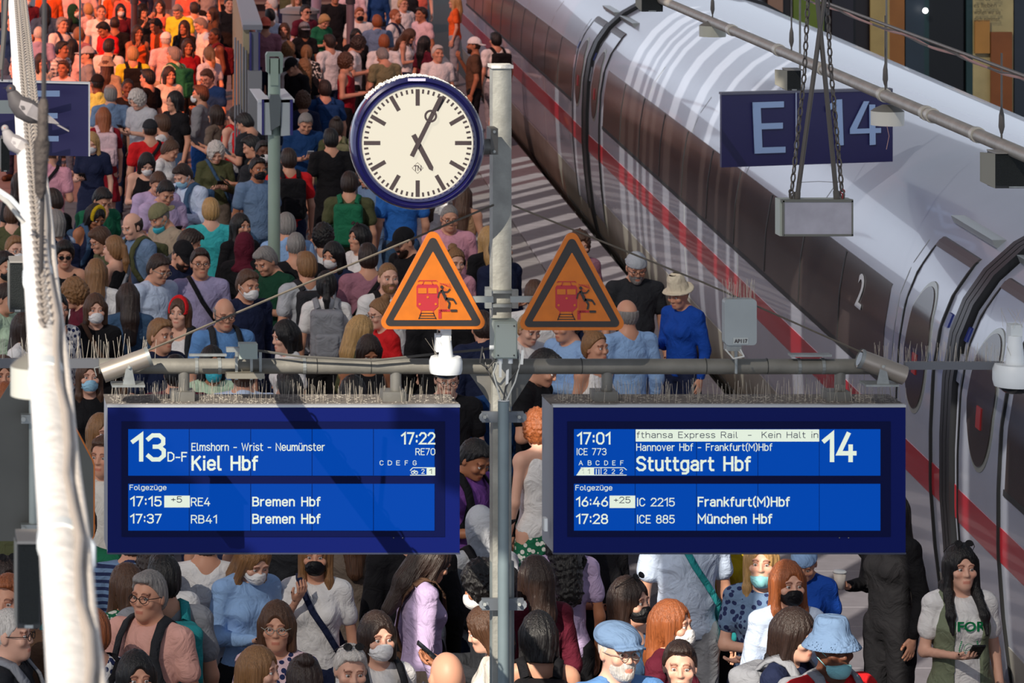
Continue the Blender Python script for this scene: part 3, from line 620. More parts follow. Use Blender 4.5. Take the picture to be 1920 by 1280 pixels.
for x in (774, 780.5):
    b.ring(x, 885.5, 2.1, 3.3, YB-.009, .001, 16)
pl((774, 885), (777, 881), 1); pl((777, 881), (781, 885), 1); b.build('coach_symbol', txt, LB)
for a_ in (('17:01', 1082, 1145, 810, 833, .015), ('ICE 773', 1081, 1137, 840, 853, .004), ('A', 1085, 1093, 863, 872, .01), ('B', 1102, 1109, 863, 872, .01), ('C', 1117, 1124, 863, 872, .01), ('D', 1133, 1140, 863, 872, .01), ('E', 1148, 1154, 863, 872, .01), ('F', 1163, 1169, 863, 872, .01),
           ('Hannover Hbf - Frankfurt(M)Hbf', 1193, 1448, 831, 845, .006), ('Stuttgart Hbf', 1193, 1408, 855, 883, .02), ('14', 1542, 1606, 810, 866, .02), ('Folgezüge', 1079, 1148, 909, 919, .008),
           ('16:46', 1080, 1140, 931, 949.5, .015), ('IC 2215', 1194, 1265, 933, 949, .008), ('Frankfurt(M)Hbf', 1308, 1481, 931, 949.5, .02), ('17:28', 1080, 1140, 963, 982, .015), ('ICE 885', 1194, 1265, 965, 981, .008), ('München Hbf', 1308, 1448, 963, 981.5, .02),
           ('2', 1132, 1138, 879, 888, .01), ('2', 1147, 1153, 879, 888, .01), ('2', 1162, 1168, 879, 888, .01)): T(RB, *a_)
scr(RB, 1143, 929, 1191, 952); T(RB, '+25', 1151, 1182, 931, 943, .006, inkb)
scr(RB, 1192, 805, 1536, 827.5); T(RB, 'fthansa Express Rail  -  Kein Halt in', 1194, 1534, 809, 821, .004, inkb)
b = MB(); b.ppoly([(1081, 890.5), (1089, 878), (1114, 876), (1114, 890.5)], YB-.008, .001); b.build('lit_field', txt, RB)
b = MB(); pl((1089, 876.6), (1170, 876.6), 1.3); pl((1170, 876.6), (1175, 881), 1.3); pl((1081, 890.4), (1175, 890.4), 1.3); pl((1127, 877), (1127, 890), 1.2)
for x in (1118, 1123): pl((x, 879), (x, 889), 1.6)
b.build('coach_symbol', txt, RB)
T(RB, '1', 1091, 1095, 879, 888, .01, inkb); T(RB, '1', 1102, 1106, 879, 888, .01, inkb)
b = MB(); b.obox(P(1022, 982, YB+.03), (.006, 0, 0), (0, .02, 0), (0, 0, .024)); b.build('latch', white_p, RB)
# cameras, domes, boxes on the beam ------------------------------------
def cctv(p0, p1, r, lab, foot):
    t = thing('surveillance_camera', p0, lab, 'camera', 'tube cameras at the beam ends')
    b = MB(); d = (p1-p0).normalized(); b.tube([p0, p1], r, 24); b.build('hood', mat('camera_alu', 'a59c92', .35, .6, var=.1), t, True)
    b = MB(); b.tube([p1-d*.01, p1+d*.004], r*1.06, 24, False); b.build('hood_rim', galv, t, True)
    b = MB(); b.tube([p1-d*.006, p1+d*.002], r*.8, 20); b.build('lens_glass', mat('lens', '0a0c10', .1), t)
    b = MB(); x, y = foot; b.ppoly([(x-12, y), (x-5, y-36), (x+5, y-36), (x+12, y)], YB-.035, .005); b.build('foot', galv, t)
    b = MB(); b.pbox(x-32, y, x+30, y+4, YB-.045, .1); b.build('base_plate', galv, t)
    b = MB(); b.tube([P(x, y-34, YB-.045), P(x, y-34, YB-.03)], .006, 8); b.build('bolt', galv, t)
    return t
cctv(P(192, 700, YB), P(280, 668, YB+.0), .036, 'silver tube camera tilted upward at the left beam end', (242, 722))
cctv(P(1696, 704, YB), P(1612, 672, YB), .036, 'silver tube camera tilted downward at the right beam end', (1656, 721))
wire('loose_cable', [(181, 705, YB), (177, 690, YB), (190, 686, YB)], .002, galv, 'thin cable loop behind the left tube camera')
def dome(x, y, r, Y, lab, glassy=True):
    t = thing('dome_camera', P(x, y, Y), lab, 'camera', 'white dome cameras'); s = Y/F; c = P(x, y, Y)
    b = MB(); b.tube([c+Vector((0, 0, z)) for z in (-.5*r*s, -.25*r*s, .25*r*s, .5*r*s)], [r*.93*s, r*s, r*s, r*.9*s], 28); b.build('housing', white_p, t, True)
    b = MB(); b.tube([c+Vector((0, 0, .45*r*s)), c+Vector((0, 0, 1.8*r*s))], [r*.45*s, r*.30*s], 16); b.build('neck', white_p, t, True)
    b = MB(); b.ball(c-Vector((0, 0, .45*r*s)), (r*.78*s, r*.78*s, r*.42*s), 20, 10); b.build('dome_glass', mat('dome_glass', '10181c', .1, coat=.4), t, True)
    b = MB(); b.box((c.x-.22*r*s, Y-.01, c.z+1.4*r*s), (c.x+.30*r*s, Y+.05, c.z+2.3*r*s)); b.build('mount', mat('mount_white', 'c3c9cb', .5), t)
    b = MB(); rr = random.Random(int(x))
    for k in range(16):
        p = c+Vector((rr.uniform(-.7, .7)*r*s, rr.uniform(-.3, .3)*r*s, .5*r*s if k % 2 else 2.2*r*s)); b.tube([p, p+Vector((rr.uniform(-.05, .05), 0, .07))], .0007, 3, False)
    b.build('bird_spikes', spike, t, kind='stuff'); return t
dome(836, 684, 31, YB-.05, 'white dome camera hanging on the crossbeam left of the mast'); dome(1903, 703, 41, YB, 'white dome camera at the right edge beside the train')
sb = thing('side_beam', P(1780, 686, YB+.05), 'square dark beam with bird spikes reaching to the right dome camera', 'beam')
b = MB(); b.pbox(1698, 679, 1882, 693, YB+.03, .03); b.build('bar', mat('bar_grey', '5c5f66', .5, .2), sb)
b = MB(); spikes(b, 1640, 1878, 679, YB+.03, YB+.06, 70, .07); b.build('bird_spikes', spike, sb, kind='stuff')
sb = thing('side_beam', P(100, 682, YB+.1), 'square dark beam with bird spikes at the left edge behind the white lamp', 'beam')
b = MB(); b.pbox(-40, 673, 230, 690, YB+.18, .03); b.build('bar', mat('bar_grey', '5c5f66', .5, .2), sb)
b = MB(); spikes(b, -20, 300, 672, YB+.18, YB+.22, 62, .085, .001); b.build('bird_spikes', spike, sb, kind='stuff')
mb = thing('spike_block', P(840, 620, YB), 'white connector block with bird spikes above the left dome camera', 'connector')
b = MB(); b.pbox(818, 628, 846, 660, YB-.05, .05); b.build('body', white_p, mb); b = MB(); spikes(b, 816, 850, 628, YB-.04, YB, 9, .06, .001); b.build('bird_spikes', spike, mb, kind='stuff')
bx = thing('cable_box', P(465, 660, YB), 'small grey-green cable box on the crossbeam above the left board', 'box')
b = MB(); b.pbox(449, 645, 483, 673, YB-.0, .06); b.build('housing', mat('box_green', '9aa59d', .5), bx); b = MB(); b.pbox(425, 652, 449, 660, YB, .03); b.pbox(355, 664, 425, 668, YB, .02); b.build('bracket', galv, bx)
for x in (441, 469, 486): b = MB(); b.pbox(x, 660, x+5, 712, YB+.09, .01); b.build('strap', galv, bx)
b = MB(); b.pbox(425, 700, 496, 710, YB+.05, .06); b.build('lamp_bar', mat('lamp_bar', '8b8577', .35, .5), bx)
ab = thing('access_box', P(1387, 605, YB), 'rounded grey radio box marked AP117 standing on the crossbeam', 'box')
b = MB(); pts = []
for cx_, cy_, a0 in ((1412, 568, -90), (1412, 640, 0), (1366, 640, 90), (1366, 568, 180)):
    for k in range(5): aa = math.radians(a0+k*22.5); pts.append((cx_+7*math.cos(aa), cy_+7*math.sin(aa)))
b.ppoly(pts, YB+.02, .05); b.build('housing', mat('ap_grey', '8f979a', .45, var=.08), ab)
b = MB(); b.pbox(1375, 633, 1403, 645, YB+.017, .004); b.build('label_plate', mat('ap_label', 'a9b0b0', .5), ab)
text_fit('AP117', 1377, 1401, 635.5, 642.5, YB+.016, ink, ab, .01)
b = MB(); b.tube([P(1380, 645, YB+.08), P(1380, 700, YB+.08)], .006, 8); b.pbox(1362, 646, 1390, 658, YB+.03, .05); b.build('stem', galv, ab)
b = MB(); spikes(b, 1360, 1418, 562, YB+.02, YB+.07, 34, .075, .0008); b.build('bird_spikes', spike, ab, kind='stuff')
b = MB(); b.pbox(1483, 665, 1560, 669, YB+.1, .05); st = stuff_top('cable_tray', b, galv, 'small metal tray strapped on the right half of the crossbeam', 'tray')
# platform signs -----------------------------------------------------
sblue = mat('sign_blue', '1b174e', .5, var=.05); sedge = mat('sign_edge', '9aa5c4', .5); slet = mat('sign_letter', '8fa8d0', .5)
def slanted(name_x0, x1, yt0, yt1, yb0, yb1, Y0, Y1, d=.06):
    A, B, C_, D_ = P(name_x0, yt0, Y0), P(x1, yt1, Y1), P(x1, yb1, Y1), P(name_x0, yb0, Y0)
    e = Vector((0, d, 0)); return [A, B, C_, D_, A+e, B+e, C_+e, D_+e], [(0,1,2,3),(7,6,5,4),(0,4,5,1),(1,5,6,2),(2,6,7,3),(3,7,4,0)]
es = thing('platform_sign', P(1513, 240, 30), 'dark blue hanging sign reading E 14 in front of the train', 'sign')
Y0s, Y1s = 30.0, 30.47
b = MB(); v_, f_ = slanted(1353, 1674, 177, 168, 314, 303, Y0s, Y1s); b.add(v_, f_); b.build('panel', sblue, es)
b = MB(); v_, f_ = slanted(1353, 1674, 174, 166, 178, 170, Y0s-.01, Y1s-.01, .1); b.add(v_, f_); b.build('top_edge', mat('sign_top', '5b5c6c', .5), es)
b = MB(); v_, f_ = slanted(1492, 1494, 173.5, 173.4, 309, 309, Y0s+.2-.015, Y0s+.2-.015, .01); b.add(v_, f_); b.build('joint', sedge, es)
sl = (Y1s-Y0s)/(P(1674, 240, Y1s).x-P(1353, 240, Y0s).x)
def slet_poly(strokes):
    b = MB()
    for pts in strokes:
        q_ = []
        for x, y in pts: X_ = Y0s+(x-1353)/321*(Y1s-Y0s)-.02; q_.append(P(x, y, X_))
        n = len(q_); b.add(q_+[v+Vector((0, .012, 0)) for v in q_], [tuple(range(n)), tuple(range(2*n-1, n-1, -1))]+[(i, i+n, (i+1) % n+n, (i+1) % n) for i in range(n)])
    return b
slet_poly([[(1411, 192), (1426, 192), (1430, 286), (1415, 287)], [(1411, 192), (1470, 190), (1470, 201), (1412, 203)], [(1413, 232), (1468, 230), (1468, 241), (1413, 243)], [(1415, 277), (1473, 275), (1473, 286), (1415, 288)]]).build('letter', slet, es)
slet_poly([[(1567, 187), (1579, 186), (1582, 272), (1569, 273)], [(1549, 200), (1567, 187), (1570, 198), (1550, 211)]]).build('digit', slet, es)
slet_poly([[(1630, 196), (1641, 196), (1642, 271), (1631, 272)], [(1594, 242), (1652, 240), (1652, 249), (1594, 251)], [(1594, 242), (1620, 190), (1630, 190), (1606, 243)]]).build('digit', slet, es)
for x in (1500, 1662):
    b = MB(); b.tube([P(x, 175, 30.3), P(x, -60, 30.3)], .008, 6); b.build('hanger', grey, es)
ls = thing('platform_sign', P(80, 220, 24), 'dark blue hanging sign with a letter E partly behind the chains at the left edge', 'sign')
b = MB(); v_, f_ = slanted(-60, 168, 151, 157, 289, 293, 24.4, 24.1); b.add(v_, f_); b.build('panel', mat('sign_blue_left', '221d58', .5), ls)
b = MB(); v_, f_ = slanted(-60, 169, 149, 155, 152, 158, 24.38, 24.08, .08); b.add(v_, f_); b.build('top_edge', mat('sign_top_white', 'e8e6e4', .5), ls)
b = MB(); v_, f_ = slanted(166, 169, 156, 156, 293, 293, 24.08, 24.08, .08); b.add(v_, f_); b.build('side_edge', mat('sign_top_white', 'e8e6e4', .5), ls)
b = MB()
for x0, x1, y0, y1 in ((56, 68, 170, 265), (56, 112, 170, 181), (56, 108, 212, 222), (56, 110, 255, 265)): b.pbox(x0, y0, x1, y1, 24.02, .01)
b.build('letter', slet, ls)
b = MB(); b.pbox(-40, 188, 30, 213, 24.1, .01); b.build('pale_plate', mat('pale_plate', '9aa3a2', .5), ls)
for x in (4, 150): b = MB(); b.tube([P(x, 152, 24.2), P(x, -80, 24.2)], .006, 6); b.build('hanger', grey, ls)
# small sign post in the crowd
YP = 34.8; sp_ = thing('sign_post', P(515, -440+F*HC/YP, YP), 'grey-green sign post standing in the crowd left of the clock', 'post')
pg = mat('post_green', '93a79a', .45, .1, var=.1, vs=3)
b = MB(); a = P(514, 110, YP); b.tube([(a.x, YP, 0), (a.x, YP, a.z)], .056, 18); b.build('pole', pg, sp_, True)
b = MB(); pts = [(500, 135), (499, 103), (502, 98), (528, 98), (531, 103), (530, 135), (525, 139), (525, 106), (505, 106), (505, 139)]; b.ppoly(pts, YP-.08, .1); b.build('head_frame', mat('post_head', '7f9088', .45, .2), sp_)
b = MB(); b.pbox(507, 110, 522, 160, YP-.07, .1); b.build('head_body', pg, sp_)
for x0, x1, k in ((491, 509, 0), (527, 549, 1)):
    b = MB(); pts = [(x0, 187), (x0, 255), (x1, 253), (x1, 186)] if k else [(x0, 186), (x0, 253), (x1, 253), (x1, 186)]; b.ppoly(pts, YP-.1, .45); bxx = b.build('sign_box', mat('signbox_white', 'a9b3b8', .5, var=.05), sp_)
    xe = (x0, x0+4) if k == 0 else (x1-5, x1); b = MB(); b.pbox(xe[0], 187, xe[1], 253, YP-.12, .02); b.build('blue_edge', mat('sign_blue_dark', '26246a', .5), bxx)
b = MB(); b.ppoly([(507, 178), (524, 178), (527, 187), (525, 235), (508, 245), (505, 187)], YP-.13, .15); b.build('clamp_body', mat('post_dark', '5b6468', .5), sp_)
for x0, x1, xa, xb in ((484, 505, 484, 500), (527, 552, 530, 545)):
    b = MB(); A = P(x0, 186, YP-.1); B = P(x1, 186, YP-.1); b.add([A, B, B+Vector((0, .9, .02)), A+Vector((0, .9, .02)), A-Vector((0, 0, .03)), B-Vector((0, 0, .03))], [(0,1,2,3),(0,4,5,1),(4,0,3),(1,5,2)]); b.build('box_top', mat('box_top', 'c9ced3', .4), sp_)
# ------------------------------------------------------------------ right hand cable run, tube, lamps, speakers
tube_m = mat('conduit_tube', 'a09a90', .45, .3, bump=.2, var=.2, vs=10)
ZT = 4.2; ZK = 4.6
def onz(x, y, Z): Y = F*(HC-Z)/(y-PY); return P(x, y, Y)
def onT(x):   # point on the long tube at this pixel column
    y = (x-1240)/680*290; return onz(x, y, ZT)
def onK(x): y = (x-1535)/385*142; return onz(x, y, ZK)
ct = thing('conduit_tube', onT(1500), 'long pale conduit tube hanging slanted across the upper right in front of the train roof', 'conduit')
b = MB(); b.tube([onT(x) for x in (1180, 1300, 1500, 1700, 1980)], .03, 14); b.build('tube', tube_m, ct, True)
for x in (1370, 1458, 1540, 1655, 1735, 1745, 1830):
    b = MB(); p = onT(x); q_ = onT(x+5); b.tube([p, q_], .036, 14); b.build('sleeve', mat('sleeve_pale', 'bdb9ae', .45, .2), ct, True)
hc = thing('hanger_cable', onK(1700), 'bundle of thin cables sagging along the support wire at the upper right corner', 'cable')
b = MB(); b.tube([onK(x) for x in (1450, 1535, 1650, 1800, 1990)], .008, 8); b.build('support_wire', steel, hc, True)
for k, c_ in enumerate(('cable_pink', 'cable_grey')):
    q_ = []
    for i in range(60):
        x = 1480+i*8; p = onK(x); q_.append(p+Vector((.006*math.sin(i*.7+k), 0, -.012-.012*abs(math.sin(i*.23+k*.6)))))
    b = MB(); b.tube(q_, .006, 6); b.build('cable', mat(c_, ('a8827c', '55534f')[k], .5), hc, True)
dk = mat('rod_dark', '55504c', .5, .3)
for x, top in ((1660, onK(1660)), (1878, onK(1878)), (1484, None), (1336, None)):
    p = onT(x); top = Vector((p.x, p.y, (top.z if top else 6.6)))
    t = thing('hanger_rod', p, {1660: 'thin hanger rod above the E 14 sign, from cable to tube', 1878: 'thin hanger rod at the right edge above the black speaker', 1484: 'thin hanger wire left of the crossing rods', 1336: 'thin hanger wire above the far round lamp'}[x], 'rod')
    b = MB(); b.tube([p, top], .0045, 6); b.build('rod', dk, t); b = MB(); b.tube([p+Vector((0, 0, .05)), p+Vector((0, 0, .08)), p+Vector((0, 0, .13)), p+Vector((0, 0, .16))], [.006, .014, .012, .005], 8); b.build('turnbuckle', dk, t, True)
def disc(p, r, lab, m=None, h=.07):
    t = thing('round_lamp', p, lab, 'lamp', 'round lamps hanging from the tubes'); m = m or mat('disc_cream', 'aaa99b', .5, var=.06)
    b = MB(); b.tube([p+Vector((0, 0, -h)), p+Vector((0, 0, 0))], r, 28); b.build('drum', m, t, True)
    b = MB(); b.tube([p, p+Vector((0, 0, .012)), p+Vector((0, 0, .03))], [r, r*.8, r*.35], 28); b.build('cover', mat('disc_cover', '6b6963', .6), t, True); return t
p = P(1336, 48, onT(1336).y); disc(p, .085, 'cream round lamp under the tube near the top, left of the E 14 sign')
p = P(1664, 208, onT(1664).y); disc(p, .082, 'white round lamp hanging in front of the digits of the E 14 sign', mat('disc_white', 'c9c7be', .5))
wire('loose_cable', [(1663, 236, 18.8), (1667, 255, 18.8), (1662, 280, 18.8)], .0015, mat('cable_pink', 'a8827c', .5), 'thin pink wires dangling from the round lamp at the E 14 sign')
def speaker(x0, y0, x1, y1, Y, lab, lx=8):
    t = thing('loudspeaker', P((x0+x1)/2, y0, Y), lab, 'speaker'); a = P(x0, y1, Y); c = P(x1, y0, Y); l = P(x0-lx, y1-10, Y)
    b = MB(); b.box((a.x, Y, a.z), (c.x, Y+.12, c.z)); b.build('cabinet', black_p, t)
    b = MB(); b.box((a.x+.004, Y-.004, a.z+.012), (c.x-.004, Y, c.z-.004)); b.build('grille', mat('grille', '141a1b', .8, bump=.8, bs=300), t)
    b = MB(); b.add([(l.x, Y+.05, l.z), (a.x, Y, a.z), (a.x, Y, c.z), (l.x, Y+.05, c.z)], [(0,1,2,3)]); b.add([(l.x, Y+.07, l.z), (a.x, Y+.02, a.z), (a.x, Y+.02, c.z), (l.x, Y+.07, c.z)], [(3,2,1,0)]); b.build('side_vent', mat('vent_grey', '7b7a72', .6), t)
    b = MB(); b.box((a.x, Y-.01, c.z), (c.x+.01, Y+.13, c.z+.006)); b.build('top_cover', mat('spk_top', '8b8782', .5), t)
    b = MB(); m_ = (a.x+c.x)/2; w_ = (c.x-a.x)*.18; b.box((m_-w_, Y-.006, a.z+.002), (m_+w_, Y-.003, a.z+.009)); b.build('badge', galv, t)
    return t
speaker(1866, 288, 1945, 353, onT(1900).y, 'black loudspeaker under the tube at the right edge', 20)
speaker(1476, 132, 1502, 170, onT(1480).y, 'small black loudspeaker behind the top left of the E 14 sign', 18)
speaker(1203, -12, 1243, 22, 27, 'black loudspeaker at the top edge left of the round lamp')
# light box on rods and chains
YL = 17.0; lbx = thing('light_box', P(1532, 410, YL), 'frosted rectangular light box hanging on rods and chains below the E 14 sign', 'light box')
a = P(1463, 443, YL); c = P(1600, 375, YL)
b = MB(); b.box((a.x, YL+.01, a.z), (c.x, YL+.1, c.z)); b.build('casing', mat('lb_case', 'a9b0a8', .5, .2), lbx)
b = MB(); b.pbox(1471, 379, 1598, 440, YL-.003, .012); b.build('diffuser', mat('lb_front', 'a3a2ae', .35, var=.2, vs=9), lbx)
b = MB(); b.pbox(1465, 374, 1600, 379, YL-.006, .02); b.pbox(1470, 439, 1600, 443, YL-.006, .02); b.pbox(1597, 376, 1600, 442, YL-.006, .02); b.pbox(1468, 376, 1471, 442, YL-.006, .02); b.build('frame', mat('lb_frame', '6b6c66', .5, .3), lbx)
tops = P(1545, -60, YL)
def rod(n, p0, p1, r, lab): t = thing(n, P(*p0), lab, 'rod'); b = MB(); b.tube([P(*p0), P(*p1)], r, 8); b.build('rod', dk, t, True); return t
t = rod('support_rod', (1494, 376, YL+.05), (1553, -60, YL), .011, 'thick slanted rod from the left of the light box up to the right')
b = MB(); b.tube([P(1494, 376, YL+.05), P(1495, 360, YL+.05)], .015, 10); b.build('foot', dk, t, True)
t = rod('support_rod', (1569, 374, YL+.05), (1527, -60, YL), .011, 'thick slanted rod from the right of the light box up to the left')
b = MB(); b.tube([P(1569, 374, YL+.05), P(1568, 358, YL+.05)], .015, 10); b.build('foot', dk, t, True)
def chain(pts, lab, link=.035, r=.0045, m=dk, n0='chain'):
    t = thing(n0, pts[0], lab, 'chain'); 
    L = 0; b = MB(); k = 0
    for A, B in zip(pts, pts[1:]):
        d = (B-A); n = max(1, int(d.length/link)); d.normalize()
        for i in range(n):
            c_ = A+(B-A)*((i+.5)/n); u = d.orthogonal().normalized() if k % 2 else d.cross(d.orthogonal()).normalized(); q_ = []
            for j in range(9): aa = 2*math.pi*j/8; q_.append(c_+d*math.cos(aa)*link*.6+u*math.sin(aa)*link*.28)
            b.tube(q_, r, 4, False); k += 1
    b.build('links', m, t, kind='stuff'); return t
chain([P(1483, 372, YL+.05), P(1508, 140, YL+.05), P(1518, -60, YL+.05)], 'chain holding the left end of the light box')
chain([P(1580, 372, YL+.05), P(1557, 120, YL+.05), P(1548, -60, YL+.05)], 'chain holding the right end of the light box')
for x, c_ in ((1483, 'rod_dark'), (1580, 'hook_red')):
    b = MB(); q_ = [P(x+4*math.cos(k*.7), 359+4*math.sin(k*.7), YL+.05) for k in range(10)]; b.tube(q_, .0025, 6, False); b.tube([P(x, 363, YL+.05), P(x, 374, YL+.05)], .004, 6); b.build('eye_bolt', mat(c_, '8b2025' if 'red' in c_ else '55504c', .5), lbx)
wire('loose_cable', [(1496, 342, YL), (1535, 340, YL), (1573, 342, YL)], .0012, dk, 'thin wire strung between the two slanted rods above the light box')
# ------------------------------------------------------------------ left foreground: lit conduit tube, chains, rod, lamp, pigeons
def onL(y):                                        # tube point at this row
    A = Vector((.504, 16.5, 4.84)); B = Vector((.235, 5.2, 4.6)); lo, hi = -.6, 1.3
    for _ in range(40):
        t = (lo+hi)/2; p = A.lerp(B, t); yy = PY+F*(HC-p.z)/p.y
        if yy < y: lo = t
        else: hi = t
    return A.lerp(B, (lo+hi)/2)
white_tube = mat('tube_pale_paint', 'f0ece8', .5, .05, bump=.4, bs=40, var=.2, vs=20)
lt = thing('conduit_tube', onL(600), 'sunlit white conduit tube running down the left edge close to the camera', 'conduit')
b = MB(); b.tube([onL(y) for y in (-150, 0, 200, 400, 640, 900, 1150, 1500)], .034, 18); b.build('tube', white_tube, lt, True)
b = MB(); b.tube([onL(y)+Vector((.038+.0015*math.sin(y*.02), 0, .012)) for y in range(-100, 1500, 60)], .008, 10); b.build('side_cable', mat('side_cable', 'd8cfc6', .5, bump=.6, bs=60), lt, True)
b = MB(); b.tube([onL(y)+Vector((.022+.006*math.sin(y*.03+2), -.02, .028)) for y in range(-100, 1500, 60)], .007, 8); b.build('side_cable', mat('side_cable_dark', 'aea49b', .5), lt, True)
for y in (515, 1010, 700):
    b = MB(); p = onL(y); q_ = onL(y+14); b.tube([p, q_], .037, 18); b.build('clamp', white_p, lt, True)
chain([onL(y)+Vector((.0, -.03, .035)) for y in (-60, 120, 330, 560, 640)], 'chain lying along the sunlit white tube on the left', .05, .004, mat('chain_pale', '9f968f', .5, .3))
chain([onL(y)+Vector((.03, -.02, .03)) for y in (-60, 120, 300)], 'second chain beside the white tube near the pigeons', .045, .004, mat('chain_pale', '9f968f', .5, .3))
b = MB(); q_ = [P(150, 1012, 7.0), P(163, 1012, 7.0), P(170, 1022, 7.0), P(170, 1058, 7.0), P(163, 1070, 7.0), P(140, 1070, 7.0)]; b.tube(q_, .010, 10); b.tube([P(166, 1060, 7), P(167, 1150, 7)], .006, 8)
t_ = stuff_top('hook_bracket', b, white_p, 'white hook bracket beside the tube at the lower left', 'bracket', True)
YR = 8.6; hr = thing('hanger_rod', P(82, 640, YR), 'dark vertical hanger rod with a thick turnbuckle in front of the left sign', 'rod')
b = MB(); b.tube([P(84, -80, YR), P(82, 190, YR), P(80, 330, YR), P(75, 640, YR)], .0055, 8); b.build('rod', mat('rod_black', '302b2a', .5), hr, True)
b = MB(); b.tube([P(82, 185, YR-.01), P(81, 195, YR-.01), P(80, 255, YR-.01), P(78, 268, YR-.01), P(77, 300, YR-.01), P(76, 360, YR-.01), P(77, 372, YR-.01)], [.008, .012, .013, .019, .017, .013, .006], 12); b.build('turnbuckle', mat('rust_dark', '4a423e', .7, .2, bump=1, bs=60, var=.4, vs=30), hr, True)
wire('loose_cable', [(-20, 345, 9), (20, 372, 9), (50, 405, 9)], .006, white_p, 'upper of two white cables entering from the left edge'); wire('loose_cable', [(-20, 352, 9.1), (15, 380, 9.1), (45, 418, 9.1)], .006, mat('cable_white2', 'b5b3ae', .5), 'lower of two white cables entering from the left edge')
wire('loose_cable', [(14, -40, 12), (8, 60, 12), (2, 130, 12)], .008, dk, 'dark slanted rod at the top left corner', 'rod')
p = P(76, 686, 7.2); p = P(76, 686, 7.9); disc(p, .062, 'blurred white round lamp behind the white tube at the left edge', mat('disc_leftw', 'b8b8ae', .5), .06)
speaker(18, 492, 48, 585, 13, 'black loudspeaker at the left edge beside the white tube', 3)
speaker(2, 260, 18, 322, 22, 'black loudspeaker under the left blue sign', 2)
speaker(32, 1018, 76, 1178, 8.6, 'dark blurred loudspeaker at the lower left behind the tube', 4)
YW = 12.5; ws = thing('warning_sign', P(60, 900, YW), 'back of a grey warning sign with an orange edge left of the left board', 'sign')
pts = [(-70, 862), (20, 716), (30, 708), (86, 708), (96, 716), (173, 862), (176, 872), (176, 1004), (170, 1014), (-70, 1014)]
b = MB(); b.ppoly(pts, YW, .006); b.build('back_plate', mat('sign_back', '4e4f4c', .55, .1, var=.12, vs=6), ws)
b = MB(); q_ = [P(x, y, YW+.003) for x, y in pts[4:9]]; b.tube(q_, .0035, 8); b.build('edge_trim', org, ws, True)
b = MB(); b.tube([P(62, 640, YW-.05), P(62, 1010, YW-.05)], .014, 12); b.build('post', lgrey, ws, True)
for y in (786, 992): b = MB(); b.pbox(40, y-8, 82, y+8, YW-.08, .04); b.tube([P(44, y, YW-.1), P(44, y, YW-.08)], .008, 8); b.build('clamp', galv, ws)
def pigeon(p, s, body, wing, lab, head):
    t = thing('pigeon', p, lab, 'pigeon', 'pigeons on the left tube'); D = Vector
    a = D((1, 0, -.55)).normalized()
    def q(u, v=0, h=0): return p+(a*u+D((0, 1, 0))*v+D((.48, 0, .87))*h)*s
    b = MB(); b.tube([q(-.46, 0, .13), q(-.40, 0, .10), q(-.30, 0, .02), q(-.15, 0, -.02), q(.05, 0, -.02), q(.22, 0, .0), q(.34, 0, .0)], [.075*s, .105*s, .15*s, .20*s, .19*s, .12*s, .04*s], 14)
    b.build('body', body, t, True)
    b = MB(); b.ball(q(-.47, 0, .16), .085*s, 12, 8); b.build('head', head, t, True)
    b = MB(); b.tube([q(-.53, 0, .15), q(-.60, 0, .11)], [.018*s, .004*s], 6); b.build('beak', black_p, t)
    for sgn in (-1, 1):
        b = MB(); vs = [q(-.25, sgn*.15, .09), q(-.05, sgn*.20, .13), q(.2, sgn*.15, .10), q(.52, sgn*.07, .04), q(.2, sgn*.16, -.08), q(-.05, sgn*.20, -.09), q(-.22, sgn*.17, -.03)]
        vs2 = [v+D((0, sgn*.012*s, 0)) for v in vs]; n = 7; b.add(vs+vs2, [tuple(range(n)), tuple(range(2*n-1, n-1, -1))]+[(i, (i+1) % n, (i+1) % n+n, i+n) for i in range(n)]); b.build('wing', wing, t)
        b = MB(); b.tube([q(.0, sgn*.05, -.1), q(-.02, sgn*.05, -.1)-D((0, 0, .11*s))], .012*s, 5); b.build('leg', mat('pigeon_leg', '8a4a44', .6), t)
        b = MB(); b.ball(q(-.49, sgn*.078, .175), .015*s, 6, 4); b.build('eye', mat('pigeon_eye', 'b0501e', .3), t)
    b = MB(); b.add([q(.25, -.05, .03), q(.25, .05, .03), q(.72, .08, .02), q(.72, -.08, .02), q(.25, -.05, .0), q(.25, .05, .0), q(.72, .08, .005), q(.72, -.08, .005)], [(3,2,1,0),(4,5,6,7),(0,1,5,4),(1,2,6,5),(2,3,7,6),(3,0,4,7)]); b.build('tail', wing, t)
pm = mat('pigeon_grey', '4a4648', .7, var=.2, vs=30); pw = mat('pigeon_wing', '8d8788', .7, var=.15, vs=30)
pigeon(P(58, 208, 11.0), .17, pm, pw, 'dark grey pigeon perched on the tube in front of the left blue sign', mat('pigeon_head', '3a363b', .6))
pigeon(P(38, 272, 11.0), .13, mat('pigeon_pale', '8f8a8c', .7, var=.15, vs=30), mat('pigeon_pale_wing', 'a9a5a6', .7), 'paler pigeon below the dark one on the left tube', mat('pigeon_pale', '8f8a8c', .7))
